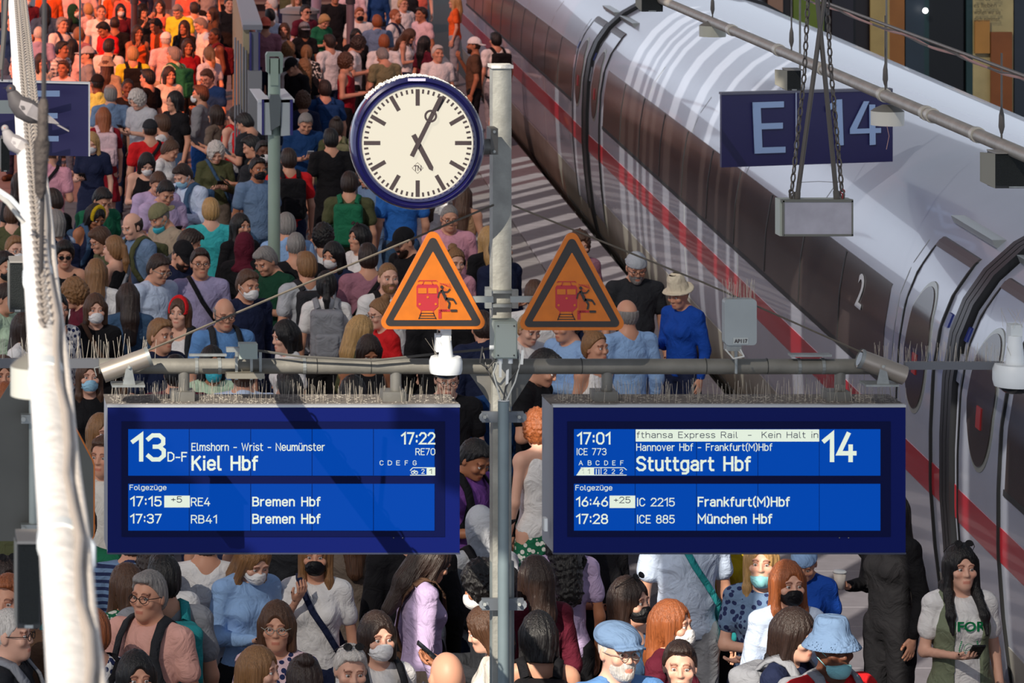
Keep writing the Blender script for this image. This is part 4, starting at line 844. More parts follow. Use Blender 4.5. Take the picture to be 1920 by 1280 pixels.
# ================================================================== PEOPLE: signed distance modelling
class Field:
    def __init__(s, xs, ys, zs):
        s.xs, s.ys, s.zs = (np.asarray(a, 'f') for a in (xs, ys, zs)); s.F = np.full((len(xs), len(ys), len(zs)), .3, 'f')
    def sl(s, lo, hi, m):
        r = []
        for a, l, h in zip((s.xs, s.ys, s.zs), lo, hi): r.append(slice(int(np.searchsorted(a, l-m)), int(np.searchsorted(a, h+m))))
        return tuple(r)
    def g(s, sl): return s.xs[sl[0]][:, None, None], s.ys[sl[1]][None, :, None], s.zs[sl[2]][None, None, :]
    def put(s, lo, hi, fn, k=.03, mode='u', m=.08):
        sl = s.sl(lo, hi, m)
        if any(q.stop <= q.start for q in sl): return
        x, y, z = s.g(sl); d = fn(x, y, z); f = s.F[sl]
        if mode == 'u': h = np.maximum(k-np.abs(f-d), 0)/k if k else 0; s.F[sl] = np.minimum(f, d)-(h*h*k/4 if k else 0)
        else: h = np.maximum(k-np.abs(f+d), 0)/k if k else 0; s.F[sl] = np.maximum(f, -d)+(h*h*k/4 if k else 0)
    def ell(s, c, r, k=.03, mode='u'):
        c = np.array(c); r = np.array(r)
        def fn(x, y, z):
            a = (x-c[0])/r[0]; b = (y-c[1])/r[1]; e = (z-c[2])/r[2]; q = np.sqrt(a*a+b*b+e*e)
            g = np.sqrt((a/r[0])**2+(b/r[1])**2+(e/r[2])**2)+1e-6; return q*(q-1)/g
        s.put(c-r, c+r, fn, k, mode)
    def cone(s, p, q, r0, r1, k=.03, mode='u', sy=1.0):
        p = np.array(p, 'f'); q = np.array(q, 'f'); d = q-p; L = float(d@d)+1e-9; R = max(r0, r1)
        def fn(x, y, z):
            t = np.clip(((x-p[0])*d[0]+(y-p[1])*d[1]+(z-p[2])*d[2])/L, 0, 1)
            return np.sqrt((x-p[0]-t*d[0])**2+((y-p[1]-t*d[1])*sy)**2+(z-p[2]-t*d[2])**2)-(r0+(r1-r0)*t)
        s.put(np.minimum(p, q)-R/min(1, sy), np.maximum(p, q)+R/min(1, sy), fn, k, mode)
    def cut(s, fn):                                   # keep where fn<0
        x, y, z = s.g((slice(None),)*3); s.F = np.maximum(s.F, fn(x, y, z)).astype('f')
    def noise(s, amp, f, seed=0):
        x, y, z = s.g((slice(None),)*3); o = seed*1.7
        s.F += amp*(np.sin(f*x+o+2*np.sin(f*.7*z))*np.cos(f*.9*y+1.3*o)+np.sin(f*1.3*z+o+np.sin(f*x))*.6)
    def strands(s, amp, cy=.014):
        x, y, z = s.g((slice(None),)*3); a = np.arctan2(x, y-cy); s.F += amp*(np.sin(19*a+2.2*np.sin(11*z+1))+.7*np.sin(37*a+3*np.cos(15*z))+.5*np.sin(61*a+5*z))
    def mesh(s):
        F_, xs, ys, zs = s.F, s.xs, s.ys, s.zs; nx, ny, nz = F_.shape; ins = F_ < 0
        cs = (nx-1, ny-1, nz-1); acc = np.zeros(cs+(3,), 'f'); cnt = np.zeros(cs, 'f'); quads = []
        for ax in range(3):
            a = [slice(None)]*3; b = [slice(None)]*3; a[ax] = slice(0, -1); b[ax] = slice(1, None); a, b = tuple(a), tuple(b)
            m = ins[a] != ins[b]; I = np.argwhere(m)
            if not len(I): continue
            f0 = F_[a][m]; f1 = F_[b][m]; t = f0/(f0-f1); pos = np.stack([xs[I[:, 0]], ys[I[:, 1]], zs[I[:, 2]]], 1)
            ar = (xs, ys, zs)[ax]; pos[:, ax] = ar[I[:, ax]]+t*(ar[I[:, ax]+1]-ar[I[:, ax]])
            o1, o2 = [q for q in range(3) if q != ax]; ids = []
            ok = (I[:, o1] > 0) & (I[:, o2] > 0) & (I[:, o1] < cs[o1]) & (I[:, o2] < cs[o2])
            for d1, d2 in ((1, 1), (0, 1), (0, 0), (1, 0)):
                J = I.copy(); J[:, o1] -= d1; J[:, o2] -= d2
                v = (J[:, o1] >= 0) & (J[:, o2] >= 0) & (J[:, o1] < cs[o1]) & (J[:, o2] < cs[o2])
                fl_ = (J[v, 0]*cs[1]+J[v, 1])*cs[2]+J[v, 2]
                for c in range(3): acc.reshape(-1, 3)[:, c] += np.bincount(fl_, weights=pos[v, c], minlength=cs[0]*cs[1]*cs[2]).astype('f')
                cnt.reshape(-1)[:] += np.bincount(fl_, minlength=cs[0]*cs[1]*cs[2]).astype('f')
                ids.append((J[:, 0]*cs[1]+J[:, 1])*cs[2]+J[:, 2])
            Q = np.stack(ids, 1)[ok]; inv = ins[a][m][ok]
            if ax == 1: inv = ~inv
            Q[~inv] = Q[~inv][:, ::-1]; quads.append(Q)
        Q = np.concatenate(quads); used = cnt.reshape(-1) > 0; idx = np.cumsum(used)-1
        V = (acc.reshape(-1, 3)[used]/cnt.reshape(-1)[used][:, None]).astype('f'); return V, idx[Q].astype('i')
def to_mesh(name, V, Q, m, feat=None):
    me = bpy.data.meshes.new(name); me.vertices.add(len(V)); me.vertices.foreach_set('co', V.astype('f').ravel())
    n = len(Q); me.loops.add(n*4); me.loops.foreach_set('vertex_index', Q.ravel()); me.polygons.add(n)
    me.polygons.foreach_set('loop_start', np.arange(0, n*4, 4, dtype='i')); me.update(calc_edges=True); me.shade_smooth(); me.materials.append(m)
    if feat is not None:
        at = me.color_attributes.new('feat', 'FLOAT_COLOR', 'POINT'); at.data.foreach_set('color', np.concatenate([feat, np.ones((len(V), 1), 'f')], 1).astype('f').ravel())
    return me
def rg(a, b, s): return np.arange(a, b+s, s)
# ---- materials driven by the object's own colour
def obj_mat(name, rough, kind):
    m = bpy.data.materials.new(name); m.use_nodes = True; nt = m.node_tree; b = nt.nodes['Principled BSDF']; L = nt.links.new
    b.inputs['Roughness'].default_value = rough; oi = nt.nodes.new('ShaderNodeObjectInfo'); tc = nt.nodes.new('ShaderNodeTexCoord')
    def N(t, **k):
        n = nt.nodes.new(t)
        for a, v_ in k.items(): setattr(n, a, v_)
        return n
    def math_(op, a, b_=None):
        n = N('ShaderNodeMath', operation=op)
        for i, q in enumerate((a, b_)):
            if q is None: continue
            if isinstance(q, (int, float)): n.inputs[i].default_value = q
            else: L(q, n.inputs[i])
        return n.outputs[0]
    def mixc(f, a, b_, mode='MIX'):
        n = N('ShaderNodeMix', data_type='RGBA', blend_type=mode); 
        for s_, q in ((0, f), (6, a), (7, b_)):
            if isinstance(q, (int, float)): n.inputs[s_].default_value = q
            elif isinstance(q, tuple): n.inputs[s_].default_value = q
            else: L(q, n.inputs[s_])
        return n.outputs[2]
    if kind == 'skin':
        at = N('ShaderNodeAttribute', attribute_name='feat'); n = N('ShaderNodeTexNoise'); n.inputs['Scale'].default_value = 25; L(tc.outputs['Object'], n.inputs['Vector'])
        c = mixc(1.0, oi.outputs['Color'], at.outputs['Color'], 'MULTIPLY'); c = mixc(math_('MULTIPLY', n.outputs['Fac'], .18), c, (.45, .16, .10, 1)); L(c, b.inputs['Base Color'])
        b.inputs['Specular IOR Level'].default_value = .35
    elif kind == 'hair':
        mp = N('ShaderNodeMapping'); mp.inputs['Scale'].default_value = (150, 150, 7); L(tc.outputs['Object'], mp.inputs['Vector'])
        n = N('ShaderNodeTexNoise'); n.inputs['Scale'].default_value = 1.2; n.inputs['Detail'].default_value = 3; L(mp.outputs[0], n.inputs['Vector'])
        sc_ = N('ShaderNodeVectorMath', operation='SCALE'); L(oi.outputs['Color'], sc_.inputs[0]); L(math_('ADD', math_('MULTIPLY', n.outputs['Fac'], 1.5), .25), sc_.inputs['Scale']); L(sc_.outputs[0], b.inputs['Base Color'])
        bp = N('ShaderNodeBump'); bp.inputs['Strength'].default_value = .7; bp.inputs['Distance'].default_value = .01; L(n.outputs['Fac'], bp.inputs['Height']); L(bp.outputs[0], b.inputs['Normal'])
    else:
        base = oi.outputs['Color']; al = math_('ROUND', math_('MULTIPLY', math_('SUBTRACT', 1.0, oi.outputs['Alpha']), 10.0))
        sx = N('ShaderNodeSeparateXYZ'); L(tc.outputs['Object'], sx.inputs[0])
        def sq(o, f, th): return math_('GREATER_THAN', math_('SINE', math_('MULTIPLY', o, f)), th)
        stripes = sq(sx.outputs[2], 160, .1); px_ = sq(sx.outputs[0], 110, 0); pz = sq(sx.outputs[2], 110, 0)
        plaid = math_('MULTIPLY', math_('ADD', px_, pz), .5)
        vo = N('ShaderNodeTexVoronoi'); vo.inputs['Scale'].default_value = 28; L(tc.outputs['Object'], vo.inputs['Vector'])
        floral = math_('LESS_THAN', vo.outputs['Distance'], .42)
        n2 = N('ShaderNodeTexNoise'); n2.inputs['Scale'].default_value = 14; L(tc.outputs['Object'], n2.inputs['Vector']); camo = math_('GREATER_THAN', n2.outputs['Fac'], .52)
        def sel(k_): return math_('COMPARE', al, float(k_))
        col = base
        for k_, fac, c2 in ((1, stripes, (.02, .03, .09, 1)), (2, plaid, (.05, .06, .10, 1)), (3, floral, (.02, .03, .10, 1)), (4, camo, (.05, .07, .03, 1)), (5, floral, (.75, .75, .7, 1))):
            cp = N('ShaderNodeMath', operation='COMPARE'); L(al, cp.inputs[0]); cp.inputs[1].default_value = float(k_); cp.inputs[2].default_value = .2
            col = mixc(math_('MULTIPLY', cp.outputs[0], fac), col, c2)
        n = N('ShaderNodeTexNoise'); n.inputs['Scale'].default_value = 9; n.inputs['Detail'].default_value = 3; n.inputs['Distortion'].default_value = 1.2; L(tc.outputs['Object'], n.inputs['Vector'])
        L(col, b.inputs['Base Color']); bp = N('ShaderNodeBump'); bp.inputs['Strength'].default_value = .55; bp.inputs['Distance'].default_value = .05; L(n.outputs['Fac'], bp.inputs['Height']); L(bp.outputs[0], b.inputs['Normal'])
        b.inputs['Specular IOR Level'].default_value = .2
    return m
skin_m = obj_mat('skin', .5, 'skin'); hair_m = obj_mat('hair', .45, 'hair'); cloth_m = obj_mat('cloth', .85, 'cloth'); gear_m = obj_mat('gear', .5, 'gear')
# ---- joints
HZ = 1.605
def joints(gn, pose):
    sw = .185 if gn == 'm' else .16
    J = {'sw': sw}
    for s, nm in ((-1, 'R'), (1, 'L')):
        J['s'+nm] = (s*sw, .02, 1.40); J['e'+nm] = (s*(sw+.055), .05, 1.12); J['w'+nm] = (s*(sw+.065), -.03, .88)
    if pose == 'p':
        for s, nm in ((-1, 'R'), (1, 'L')): J['e'+nm] = (s*(sw+.05), .01, 1.13); J['w'+nm] = (s*.075, -.25, 1.17)
    if pose == 'q': J['eR'] = (-(sw+.05), .02, 1.13); J['wR'] = (-.10, -.24, 1.16)
    if pose == 'c':
        J['eR'] = (-(sw+.05), -.03, 1.13); J['wR'] = (.10, -.19, 1.14); J['eL'] = (sw+.05, -.03, 1.12); J['wL'] = (-.08, -.215, 1.10)
    if pose == 'f': J['eR'] = (-(sw+.06), -.08, 1.16); J['wR'] = (-.10, -.20, 1.38)
    return J
def torso(f, gn, e, k=.05, hips=True):
    if gn == 'm':
        f.ell((0, .01, 1.30), (.168+e, .108+e, .17+e), k); f.ell((0, .0, 1.10), (.148+e*1.3, .105+e*1.3, .19), k)
        if hips: f.ell((0, .01, .93), (.162+e, .108+e, .12+e), k)
    else:
        f.ell((0, .01, 1.29), (.148+e, .095+e, .165+e), k)
        for s in (-1, 1): f.ell((s*.066, -.072, 1.265), (.058+e*.6, .045+e*.6, .056+e*.6), .04)
        f.ell((0, .0, 1.09), (.124+e*1.4, .090+e*1.4, .18), k)
        if hips: f.ell((0, .015, .93), (.165+e, .108+e, .12+e), k)
_body = {}
def body_base(gn, pose):
    if (gn, pose) in _body: return _body[gn, pose]
    J = joints(gn, pose); sx_ = J['sw']+.14
    f = Field(np.concatenate([rg(-sx_, -.1, .018), rg(-.095, .095, .0056), rg(.1, sx_, .018)]), np.concatenate([rg(-.34, -.13, .018), rg(-.125, .13, .0065), rg(.14, .2, .018)]),
              np.concatenate([rg(-.02, 1.44, .019), rg(1.445, 1.75, .0062)]))
    torso(f, gn, 0)
    nr = .056 if gn == 'm' else .046
    f.cone((0, .035, 1.42), (0, .02, 1.56), nr+.008, nr, .03)
    for s, nm in ((-1, 'R'), (1, 'L')):
        f.cone((s*.03, .035, 1.455), (s*(J['sw']-.03), .02, 1.42), .048, .045, .04)
        f.ell(J['s'+nm], (.060, .058, .062) if gn == 'm' else (.05, .048, .052), .04)
        ra = .047 if gn == 'm' else .039
        f.cone(J['s'+nm], J['e'+nm], ra, ra*.8, .03); f.cone(J['e'+nm], J['w'+nm], ra*.82, ra*.56, .02)
        f.cone((s*.09, .01, .90), (s*.10, -.01, .50), .088, .056, .03); f.cone((s*.10, -.005, .50), (s*.105, .03, .09), .056, .036, .02)
        f.ell((s*.10, .03, .36), (.05, .052, .12), .03); f.cone((s*.105, .03, .045), (s*.115, -.12, .03), .038, .03, .02)
    h = HZ
    f.ell((0, .012, h+.022), (.076, .094, .102), .02); f.ell((0, -.024, h-.05), (.058, .066, .078), .03); f.ell((0, -.068, h-.092), (.026, .022, .022), .03)
    f.cone((0, -.086, h+.010), (0, -.100, h-.024), .0070, .0110, .014)
    for s in (-1, 1):
        f.ell((s*.011, -.092, h-.028), (.008, .009, .007), .008); f.ell((s*.045, -.066, h-.022), (.022, .02, .02), .02)
        f.ell((s*.031, -.098, h+.005), (.017, .012, .011), .012, 's'); f.ell((s*.030, -.078, h+.028), (.022, .014, .010), .012); f.ell((s*.031, -.0775, h+.0145), (.0165, .0095, .0055), .004); f.ell((s*.031, -.0765, h-.0075), (.0155, .009, .0045), .004)
        f.ell((s*.077, .012, h-.006), (.010, .020, .032), .008)
    f.ell((0, -.086, h-.060), (.022, .012, .007), .008); f.ell((0, -.083, h-.072), (.019, .013, .007), .008); f.ell((0, -.100, h-.066), (.024, .006, .0022), .004, 's')
    V, Q = f.mesh()
    # hands, finely sampled, joined at the wrist
    for s, nm in ((-1, 'R'), (1, 'L')):
        g = Field(rg(-.06, .06, .0058), rg(-.05, .05, .0058), rg(-.02, .20, .0062))
        g.cone((0, 0, -.01), (0, 0, .03), .024, .022, .015); g.ell((0, 0, .065), (.040, .016, .045), .02)
        curl = .045 if pose in 'pqf' and (pose == 'p' or nm == 'R') else .02
        for i, (x_, L_) in enumerate(((-.031, .058), (-.011, .070), (.010, .066), (.030, .050))):
            a_ = (x_, 0, .098); m1 = (x_*1.1, -curl*.35, .098+L_*.5); e1 = (x_*1.1, -curl*1.2, .098+L_*.5+L_*.42); g.cone(a_, m1, .0098, .0092, .006); g.cone(m1, e1, .0092, .0078, .004)
        g.cone((-s*.030, -.004, .03), (-s*.052, -.022, .075), .014, .0105, .01); g.cone((-s*.052, -.022, .075), (-s*.046, -.036, .100), .0105, .009, .004)
        HV, HQ = g.mesh(); w_ = np.array(J['w'+nm]); e_ = np.array(J['e'+nm]); zz = (w_-e_)/np.linalg.norm(w_-e_)
        ref = np.array((0, -1, 0)) if pose in 'a' or (nm == 'L' and pose in 'qf') else np.array((0, 0, 1))
        if pose in 'a' or (nm == 'L' and pose in 'qf'): ref = np.array((-s, 0, 0.))
        yy = -(ref-zz*(ref@zz)); yy /= np.linalg.norm(yy); xx = np.cross(yy, zz)
        V2 = w_+(HV[:, :1]*xx+HV[:, 1:2]*yy+(HV[:, 2:]-.012)*zz)*(1 if gn == 'm' else .9); Q = np.concatenate([Q, HQ+len(V)]); V = np.concatenate([V, V2.astype('f')])
    ft = np.ones((len(V), 3), 'f'); x, y, z = V[:, 0], V[:, 1], V[:, 2]-h; fr = y < -.055
    a = np.abs(x); ft[fr & (a > .012) & (a < .050) & (np.abs(z-.031+np.abs(a-.03)*.25) < .0055)] = (.30, .22, .20)
    ft[fr & (a < .023) & (np.abs(z+.066) < .0085)] = (.88, .60, .60); ft[fr & (a > .014) & (a < .048) & (np.abs(z-.006) < .011)] = (.72, .58, .55)
    ft[fr & (a > .02) & (a < .055) & (z < -.01) & (z > -.045)] = (1.0, .90, .88)
    _body[gn, pose] = (V, Q, ft); return _body[gn, pose]
PIV = np.array((0, .03, 1.47))
def head_rot(yaw, pitch): return np.array(Matrix.Rotation(math.radians(yaw), 3, 'Z') @ Matrix.Rotation(math.radians(pitch), 3, 'X'))
def head_tf(V, yaw, pitch):
    if not yaw and not pitch: return V
    R = head_rot(yaw, pitch); w_ = np.clip((V[:, 2]-1.43)/.09, 0, 1); w_ = (w_*w_*(3-2*w_))[:, None]
    near = (np.abs(V[:, 0]) < .13)[:, None] & (V[:, 1:2] > -.16); w_ = w_*near
    return V*(1-w_)+((V-PIV)@R.T+PIV)*w_
_cache = {}
def cached(key, fn):
    if key not in _cache: _cache[key] = fn()
    return _cache[key]
def body_mesh(gn, pose, yaw, pitch):
    V, Q, ft = body_base(gn, pose); return to_mesh('body', head_tf(V, yaw, pitch), Q, skin_m, ft)
def top_mesh(gn, pose, ty):
    J = joints(gn, pose); s0 = .0155; sx_ = J['sw']+.16; f = Field(rg(-sx_, sx_, s0), rg(-.36, .20, s0), rg(.45 if ty in 'dj' else .84, 1.52, s0))
    e = .014 if ty != 'j' else .026; torso(f, gn, e, .05)
    if ty in 'dj':
        def sk(x, y, z):
            t = np.clip((.98-z)/.5, 0, 1); r = .155+e+.07*t; return (np.sqrt(x*x+(y*1.25)**2)-r-.006*t*np.sin(9*np.arctan2(y, x)))*.8+np.maximum(z-1.02, 0)
        f.put((-.3, -.25, .45), (.3, .2, 1.02), sk, .05)
    for s, nm in ((-1, 'R'), (1, 'L')):
        a, b_, c = (np.array(J[q+nm]) for q in 'sew'); ra = (.047 if gn == 'm' else .039)
        if ty != 'n':
            f.cone((s*.05, .03, 1.44), (s*(J['sw']-.02), .02, 1.415), .052+e*.4, .05+e*.6, .04); f.ell(a, (.064+e*.4,)*3 if gn == 'm' else (.050+e*.3,)*3, .03)
            if ty in 'tod': f.cone(a, a+(b_-a)*.55, ra+.015, ra+.019, .02)
            else: f.cone(a, b_, ra+.018+e*.3, ra+.008+e*.3, .025); f.cone(b_, c-(c-b_)*.04, ra+.006+e*.3, ra*.6+.012, .02)
        else: f.cone((s*.07, .035, 1.42), (s*.095, .0, 1.36), .035, .05, .04)
    if ty in 'oj': f.cone((0, .035, 1.455), (0, .015, 1.505), .078, .062, .01)
    f.noise(.0026, 38, len(ty)+ord(ty[0]))
    rr = .062 if ty in 'oj' else (.070 if ty != 'n' else .10)
    f.ell((0, .005 if ty in 'oj' else -.03, 1.50), (rr, rr*.95, .060 if ty != 'n' else .13), .004, 's')
    if ty == 'n':
        for s in (-1, 1): f.ell((s*.21, .02, 1.40), (.095, .2, .16), .01, 's')
    z0 = .50 if ty in 'dj' else .88; f.cut(lambda x, y, z: (z0-z)+0*x+0*y)
    V, Q = f.mesh(); return to_mesh('top', V, Q, cloth_m)
def bottom_mesh(gn, ty):
    f = Field(rg(-.26, .26, .0165), rg(-.2, .2, .0165), rg(.04, 1.03, .0175)); f.ell((0, .01, .93), (.172, .118, .12), .04)
    if ty == 'k':
        def sk(x, y, z):
            t = np.clip((.98-z)/.5, 0, 1); r = .15+.08*t; return (np.sqrt(x*x+(y*1.25)**2)-r-.008*t*np.sin(11*np.arctan2(y, x)))*.8
        f.put((-.26, -.2, .3), (.26, .2, .98), sk, .03); z0 = .52
    else:
        for s in (-1, 1):
            f.cone((s*.09, .01, .90), (s*.10, -.01, .50), .105, .073, .03)
            if ty == 't': f.cone((s*.10, -.005, .50), (s*.105, .025, .08), .073, .055, .02)
        z0 = .09 if ty == 't' else .52
    f.noise(.003, 40, 3); f.cut(lambda x, y, z: (z0-z)+0*x+0*y); f.cut(lambda x, y, z: (z-.985)+0*x+0*y); V, Q = f.mesh(); return to_mesh('bottom', V, Q, cloth_m)
def shoes_mesh():
    f = Field(rg(-.19, .19, .012), rg(-.2, .12, .012), rg(-.01, .13, .012))
    for s in (-1, 1): f.cone((s*.105, .035, .045), (s*.118, -.125, .038), .048, .042, .02); f.cone((s*.105, .03, .05), (s*.105, .03, .09), .046, .044, .02)
    f.cut(lambda x, y, z: (.0-z)+0*x+0*y); f.cut(lambda x, y, z: (z-.105)+0*x+0*y); V, Q = f.mesh(); return to_mesh('shoes', V, Q, gear_m)
# ---- head gear, in the frame of the head centre
def hair_mesh(ty):
    vl = ty == 'verylong'; ty = 'long' if vl else ty
    zl = {'long': -.50 if vl else -.42, 'curlylong': -.46, 'pony': -.32, 'hijab': -.26, 'bob': -.2}.get(ty, -.14); st = .0065 if ty not in ('long', 'curlylong') else .0075
    f = Field(rg(-.14, .14, st), rg(-.14 if not vl else -.21, .20, st), rg(zl, .20, st)); e = {'buzz': .004, 'short': .010, 'fringe': .008, 'curly': .028, 'curlylong': .03, 'hijab': .014, 'bob': .017, 'boy': .018}.get(ty, .014)
    if ty == 'beard':
        f.ell((0, -.024, -.05), (.062, .072, .083), .02); f.ell((0, -.070, -.092), (.032, .026, .028), .02); f.cut(lambda x, y, z: np.maximum(z+.030-np.abs(x)*.35, y-.0)+0*x)
        f.ell((0, -.1, -.066), (.022, .03, .008), .004, 's'); f.noise(.0015, 300); V, Q = f.mesh(); return to_mesh('beard', V, Q, hair_m)
    f.ell((0, .014, .024), (.076+e, .094+e, .102+e), .02)
    if ty in ('short', 'boy'): f.ell((0, -.05, .095), (.055, .045, .03), .03); f.ell((0, .04, -.02), (.074, .075, .07), .03)
    if ty in ('bob', 'long', 'pony', 'bun', 'hijab'): f.ell((0, .04, -.02), (.078, .078, .08), .03)
    if ty == 'bob':
        for s in (-1, 1): f.cone((s*.074, .0, .02), (s*.080, .0, -.11), .028, .026, .03)
        f.cone((0, .06, 0), (0, .06, -.11), .078, .072, .03)
    if ty == 'long':
        for s in (-1, 1): f.cone((s*.076, .0, .03), (s*.080, -.02, -.14), .026, .026, .03); f.cone((s*.080, -.02, -.14), (s*.085, -.045, -.28), .026, .014 if not vl else .026, .02)
        for s in ((-1, 1) if vl else ()): f.cone((s*.084, -.035, -.15), (s*.098, -.105, -.25), .028, .026, .02); f.cone((s*.098, -.105, -.25), (s*.102, -.140, -.35), .026, .010, .02); f.cone((s*.09, .03, -.1), (s*.12, -.02, -.34), .03, .016, .02)
        f.cone((0, .06, 0), (0, .085, -.18), .080, .078, .03); f.cone((0, .085, -.18), (0, .10, -.36), .078, .05, .03, sy=1.3)
    if ty == 'pony': f.ell((0, .115, .035), (.026, .026, .026), .01); f.cone((0, .125, .03), (0, .145, -.10), .026, .03, .02); f.cone((0, .145, -.10), (0, .13, -.26), .03, .012, .02)
    if ty == 'bun': f.ell((0, .075, .125), (.042, .04, .036), .01)
    if ty == 'curly': f.ell((0, .03, .0), (.098, .095, .10), .03)
    if ty == 'curlylong': f.ell((0, .05, -.05), (.105, .09, .13), .04); f.cone((0, .07, -.1), (0, .11, -.34), .10, .085, .04)
    if ty == 'hijab': f.cone((0, .02, -.05), (0, .02, -.15), .085, .085, .04); f.ell((0, .01, -.2), (.15, .105, .07), .04)
    fr = {'curly': 75, 'curlylong': 80}.get(ty, 0)
    if fr:
        x, y, z = f.g((slice(None),)*3)
        f.F += (.010*np.sin(fr*x+2*np.sin(45*z))*np.sin(fr*y+2*np.cos(50*x))*np.sin(fr*z+2*np.sin(50*y))+.006*np.sin(fr*2.1*x+z*60)*np.sin(fr*2*y-x*50)*np.sin(fr*1.9*z)).astype('f')
    elif ty != 'hijab': f.strands(.0022)
    if ty == 'fringe': f.cut(lambda x, y, z: np.maximum(np.maximum(z-.045, -(y+.012)), -.085-z)+0*x)
    elif ty == 'hijab': f.ell((0, -.12, -.015), (.060, .075, .088), .008, 's')
    else:
        low = {'buzz': -.06, 'short': -.085, 'boy': -.085, 'curly': -.12, 'bun': -.09, 'pony': -9, 'bob': -.125, 'long': -9, 'curlylong': -9}[ty]
        if ty == 'pony': f.cut(lambda x, y, z: np.where(y < .10, -.095-z, -1.)+0*x)
        elif low > -5: f.cut(lambda x, y, z: (low-z)+0*x+0*y)
        if ty in ('bob', 'long', 'curly', 'curlylong'): f.ell((0, -.145, -.03), (.062, .10, .138), .012, 's'); 
        elif ty in ('short', 'boy', 'buzz', 'bun', 'pony'): f.cut(lambda x, y, z: np.where(z < .087, -(y*1.0+z*.75+(.006 if ty != 'boy' else .03)), -1.)+0*x)
    V, Q = f.mesh(); return to_mesh('hair', V, Q, hair_m if ty != 'hijab' else cloth_m)
def hat_mesh(ty):
    st = .0075; f = Field(rg(-.17, .17, st), rg(-.22, .19, st), rg(-.05, .19, st))
    if ty == 'cap': f.ell((0, .014, .035), (.092, .11, .108), .01); f.cut(lambda x, y, z: (.038-z)+0*x+0*y); f.put((-.09, -.2, .02), (.09, -.05, .07), lambda x, y, z: np.maximum(np.sqrt((x/.078)**2+((y+.09)/.095)**2)*.08-.08, np.abs(z-.045+x*x*2.2+(y+.09)*-.12)-.005), .01)
    if ty == 'capback': f.ell((0, .014, .035), (.092, .11, .108), .01); f.cut(lambda x, y, z: (.038-z)+0*x+0*y); f.put((-.09, .05, .0), (.09, .2, .07), lambda x, y, z: np.maximum(np.sqrt((x/.078)**2+((y-.11)/.085)**2)*.08-.08, np.abs(z-.035+x*x*2.2+(y-.10)*.25)-.005), .01)
    if ty == 'bucket': f.cone((0, .012, .06), (0, .012, .10), .096, .086, .01); f.put((-.17, -.16, .0), (.17, .18, .08), lambda x, y, z: np.maximum(np.abs(np.sqrt(x*x+(y-.012)**2)-(.104+(.055-z)*.75))-.006, np.maximum(z-.065, .005-z)), .012); f.cut(lambda x, y, z: z-.155+0*x+0*y)
    if ty == 'straw': f.cone((0, .012, .06), (0, .012, .125), .095, .08, .01); f.put((-.17, -.16, .02), (.17, .18, .08), lambda x, y, z: np.maximum(np.sqrt(x*x+(y-.012)**2)-.138, np.abs(z-.052+x*x*.9)-.006), .008); f.ell((0, .01, .20), (.06, .025, .03), .01, 's')
    if ty == 'flat': f.ell((0, .005, .062), (.10, .125, .05), .02); f.ell((0, .03, .085), (.09, .095, .05), .03); f.put((-.09, -.18, .02), (.09, -.05, .07), lambda x, y, z: np.maximum(np.sqrt((x/.075)**2+((y+.10)/.06)**2)*.07-.07, np.abs(z-.045+x*x*2)-.006), .01); f.cut(lambda x, y, z: (.028-z)+0*x+0*y)
    if ty == 'band':
        f.ell((0, .0, .03), (.094, .112, .125), .0); f.cut(lambda x, y, z: np.maximum(np.abs(y*.9-z*.25+.048)-.016, -z-.0)+0*x)
    V, Q = f.mesh(); return to_mesh('hat', V, Q, cloth_m)
def mask_mesh(ty):
    st = .0052; f = Field(rg(-.085, .085, st), rg(-.15, .04, st), rg(-.13, .02, st)); dz = -.045 if ty == 'chin' else 0
    f.ell((0, -.040, -.052+dz*.6), (.062, .070+(.014 if ty == 'ffp' else .004), .062), .01); f.ell((0, -.095, -.035+dz), (.022, .022, .03), .02)
    f.cut(lambda x, y, z: np.maximum(np.maximum(y+.030, z+.008-np.abs(x)*-.25-dz), -.112-z+dz*.4)+0*x); V, Q = f.mesh(); return to_mesh('face_mask', V, Q, gear_m)
def strap_mesh():
    b = MB()
    for s in (-1, 1): b.tube([(s*.058, -.045, -.03), (s*.078, -.01, .0), (s*.086, .012, .012)], .0022, 4); b.tube([(s*.058, -.04, -.08), (s*.076, -.01, -.05), (s*.085, .014, -.03)], .0022, 4)
    return raw(b, 'mask_strap', gear_m)
def raw(b, name, m):
    me = bpy.data.meshes.new(name); me.from_pydata(b.v, [], b.f); me.materials.append(m); me.shade_smooth(); return me
lens_dark = mat('sunglass_lens', '0c0b0d', .08); lens_m = lens_dark
def glasses_mesh(dark):
    b = MB()
    for s in (-1, 1):
        q = [(s*.031+.023*math.cos(t), -.106+.004*abs(math.cos(t)), .004+.018*math.sin(t)) for t in [k*math.pi/7 for k in range(15)]]; b.tube(q, .0022, 5)
        b.tube([(s*.054, -.10, .008), (s*.078, -.05, .008), (s*.084, .015, .006)], .0022, 5)
        if dark: n = 14; b.add([(s*.031+.023*math.cos(t), -.107, .004+.018*math.sin(t)) for t in [k*math.pi/7 for k in range(14)]]+[(s*.031+.023*math.cos(t), -.104, .004+.018*math.sin(t)) for t in [k*math.pi/7 for k in range(14)]], [tuple(range(13, -1, -1)), tuple(range(14, 28))])
    b.tube([(-.009, -.107, .008), (.009, -.107, .008)], .002, 5); return raw(b, 'glasses', gear_m)
def phones_mesh():
    b = MB(); b.tube([(.1*math.cos(t), .02, .02+.112*math.sin(t)) for t in [k*math.pi/10 for k in range(11)]], .007, 6)
    for s in (-1, 1): b.ball((s*.094, .015, -.005), (.018, .032, .038), 12, 8)
    return raw(b, 'headphones', gear_m)
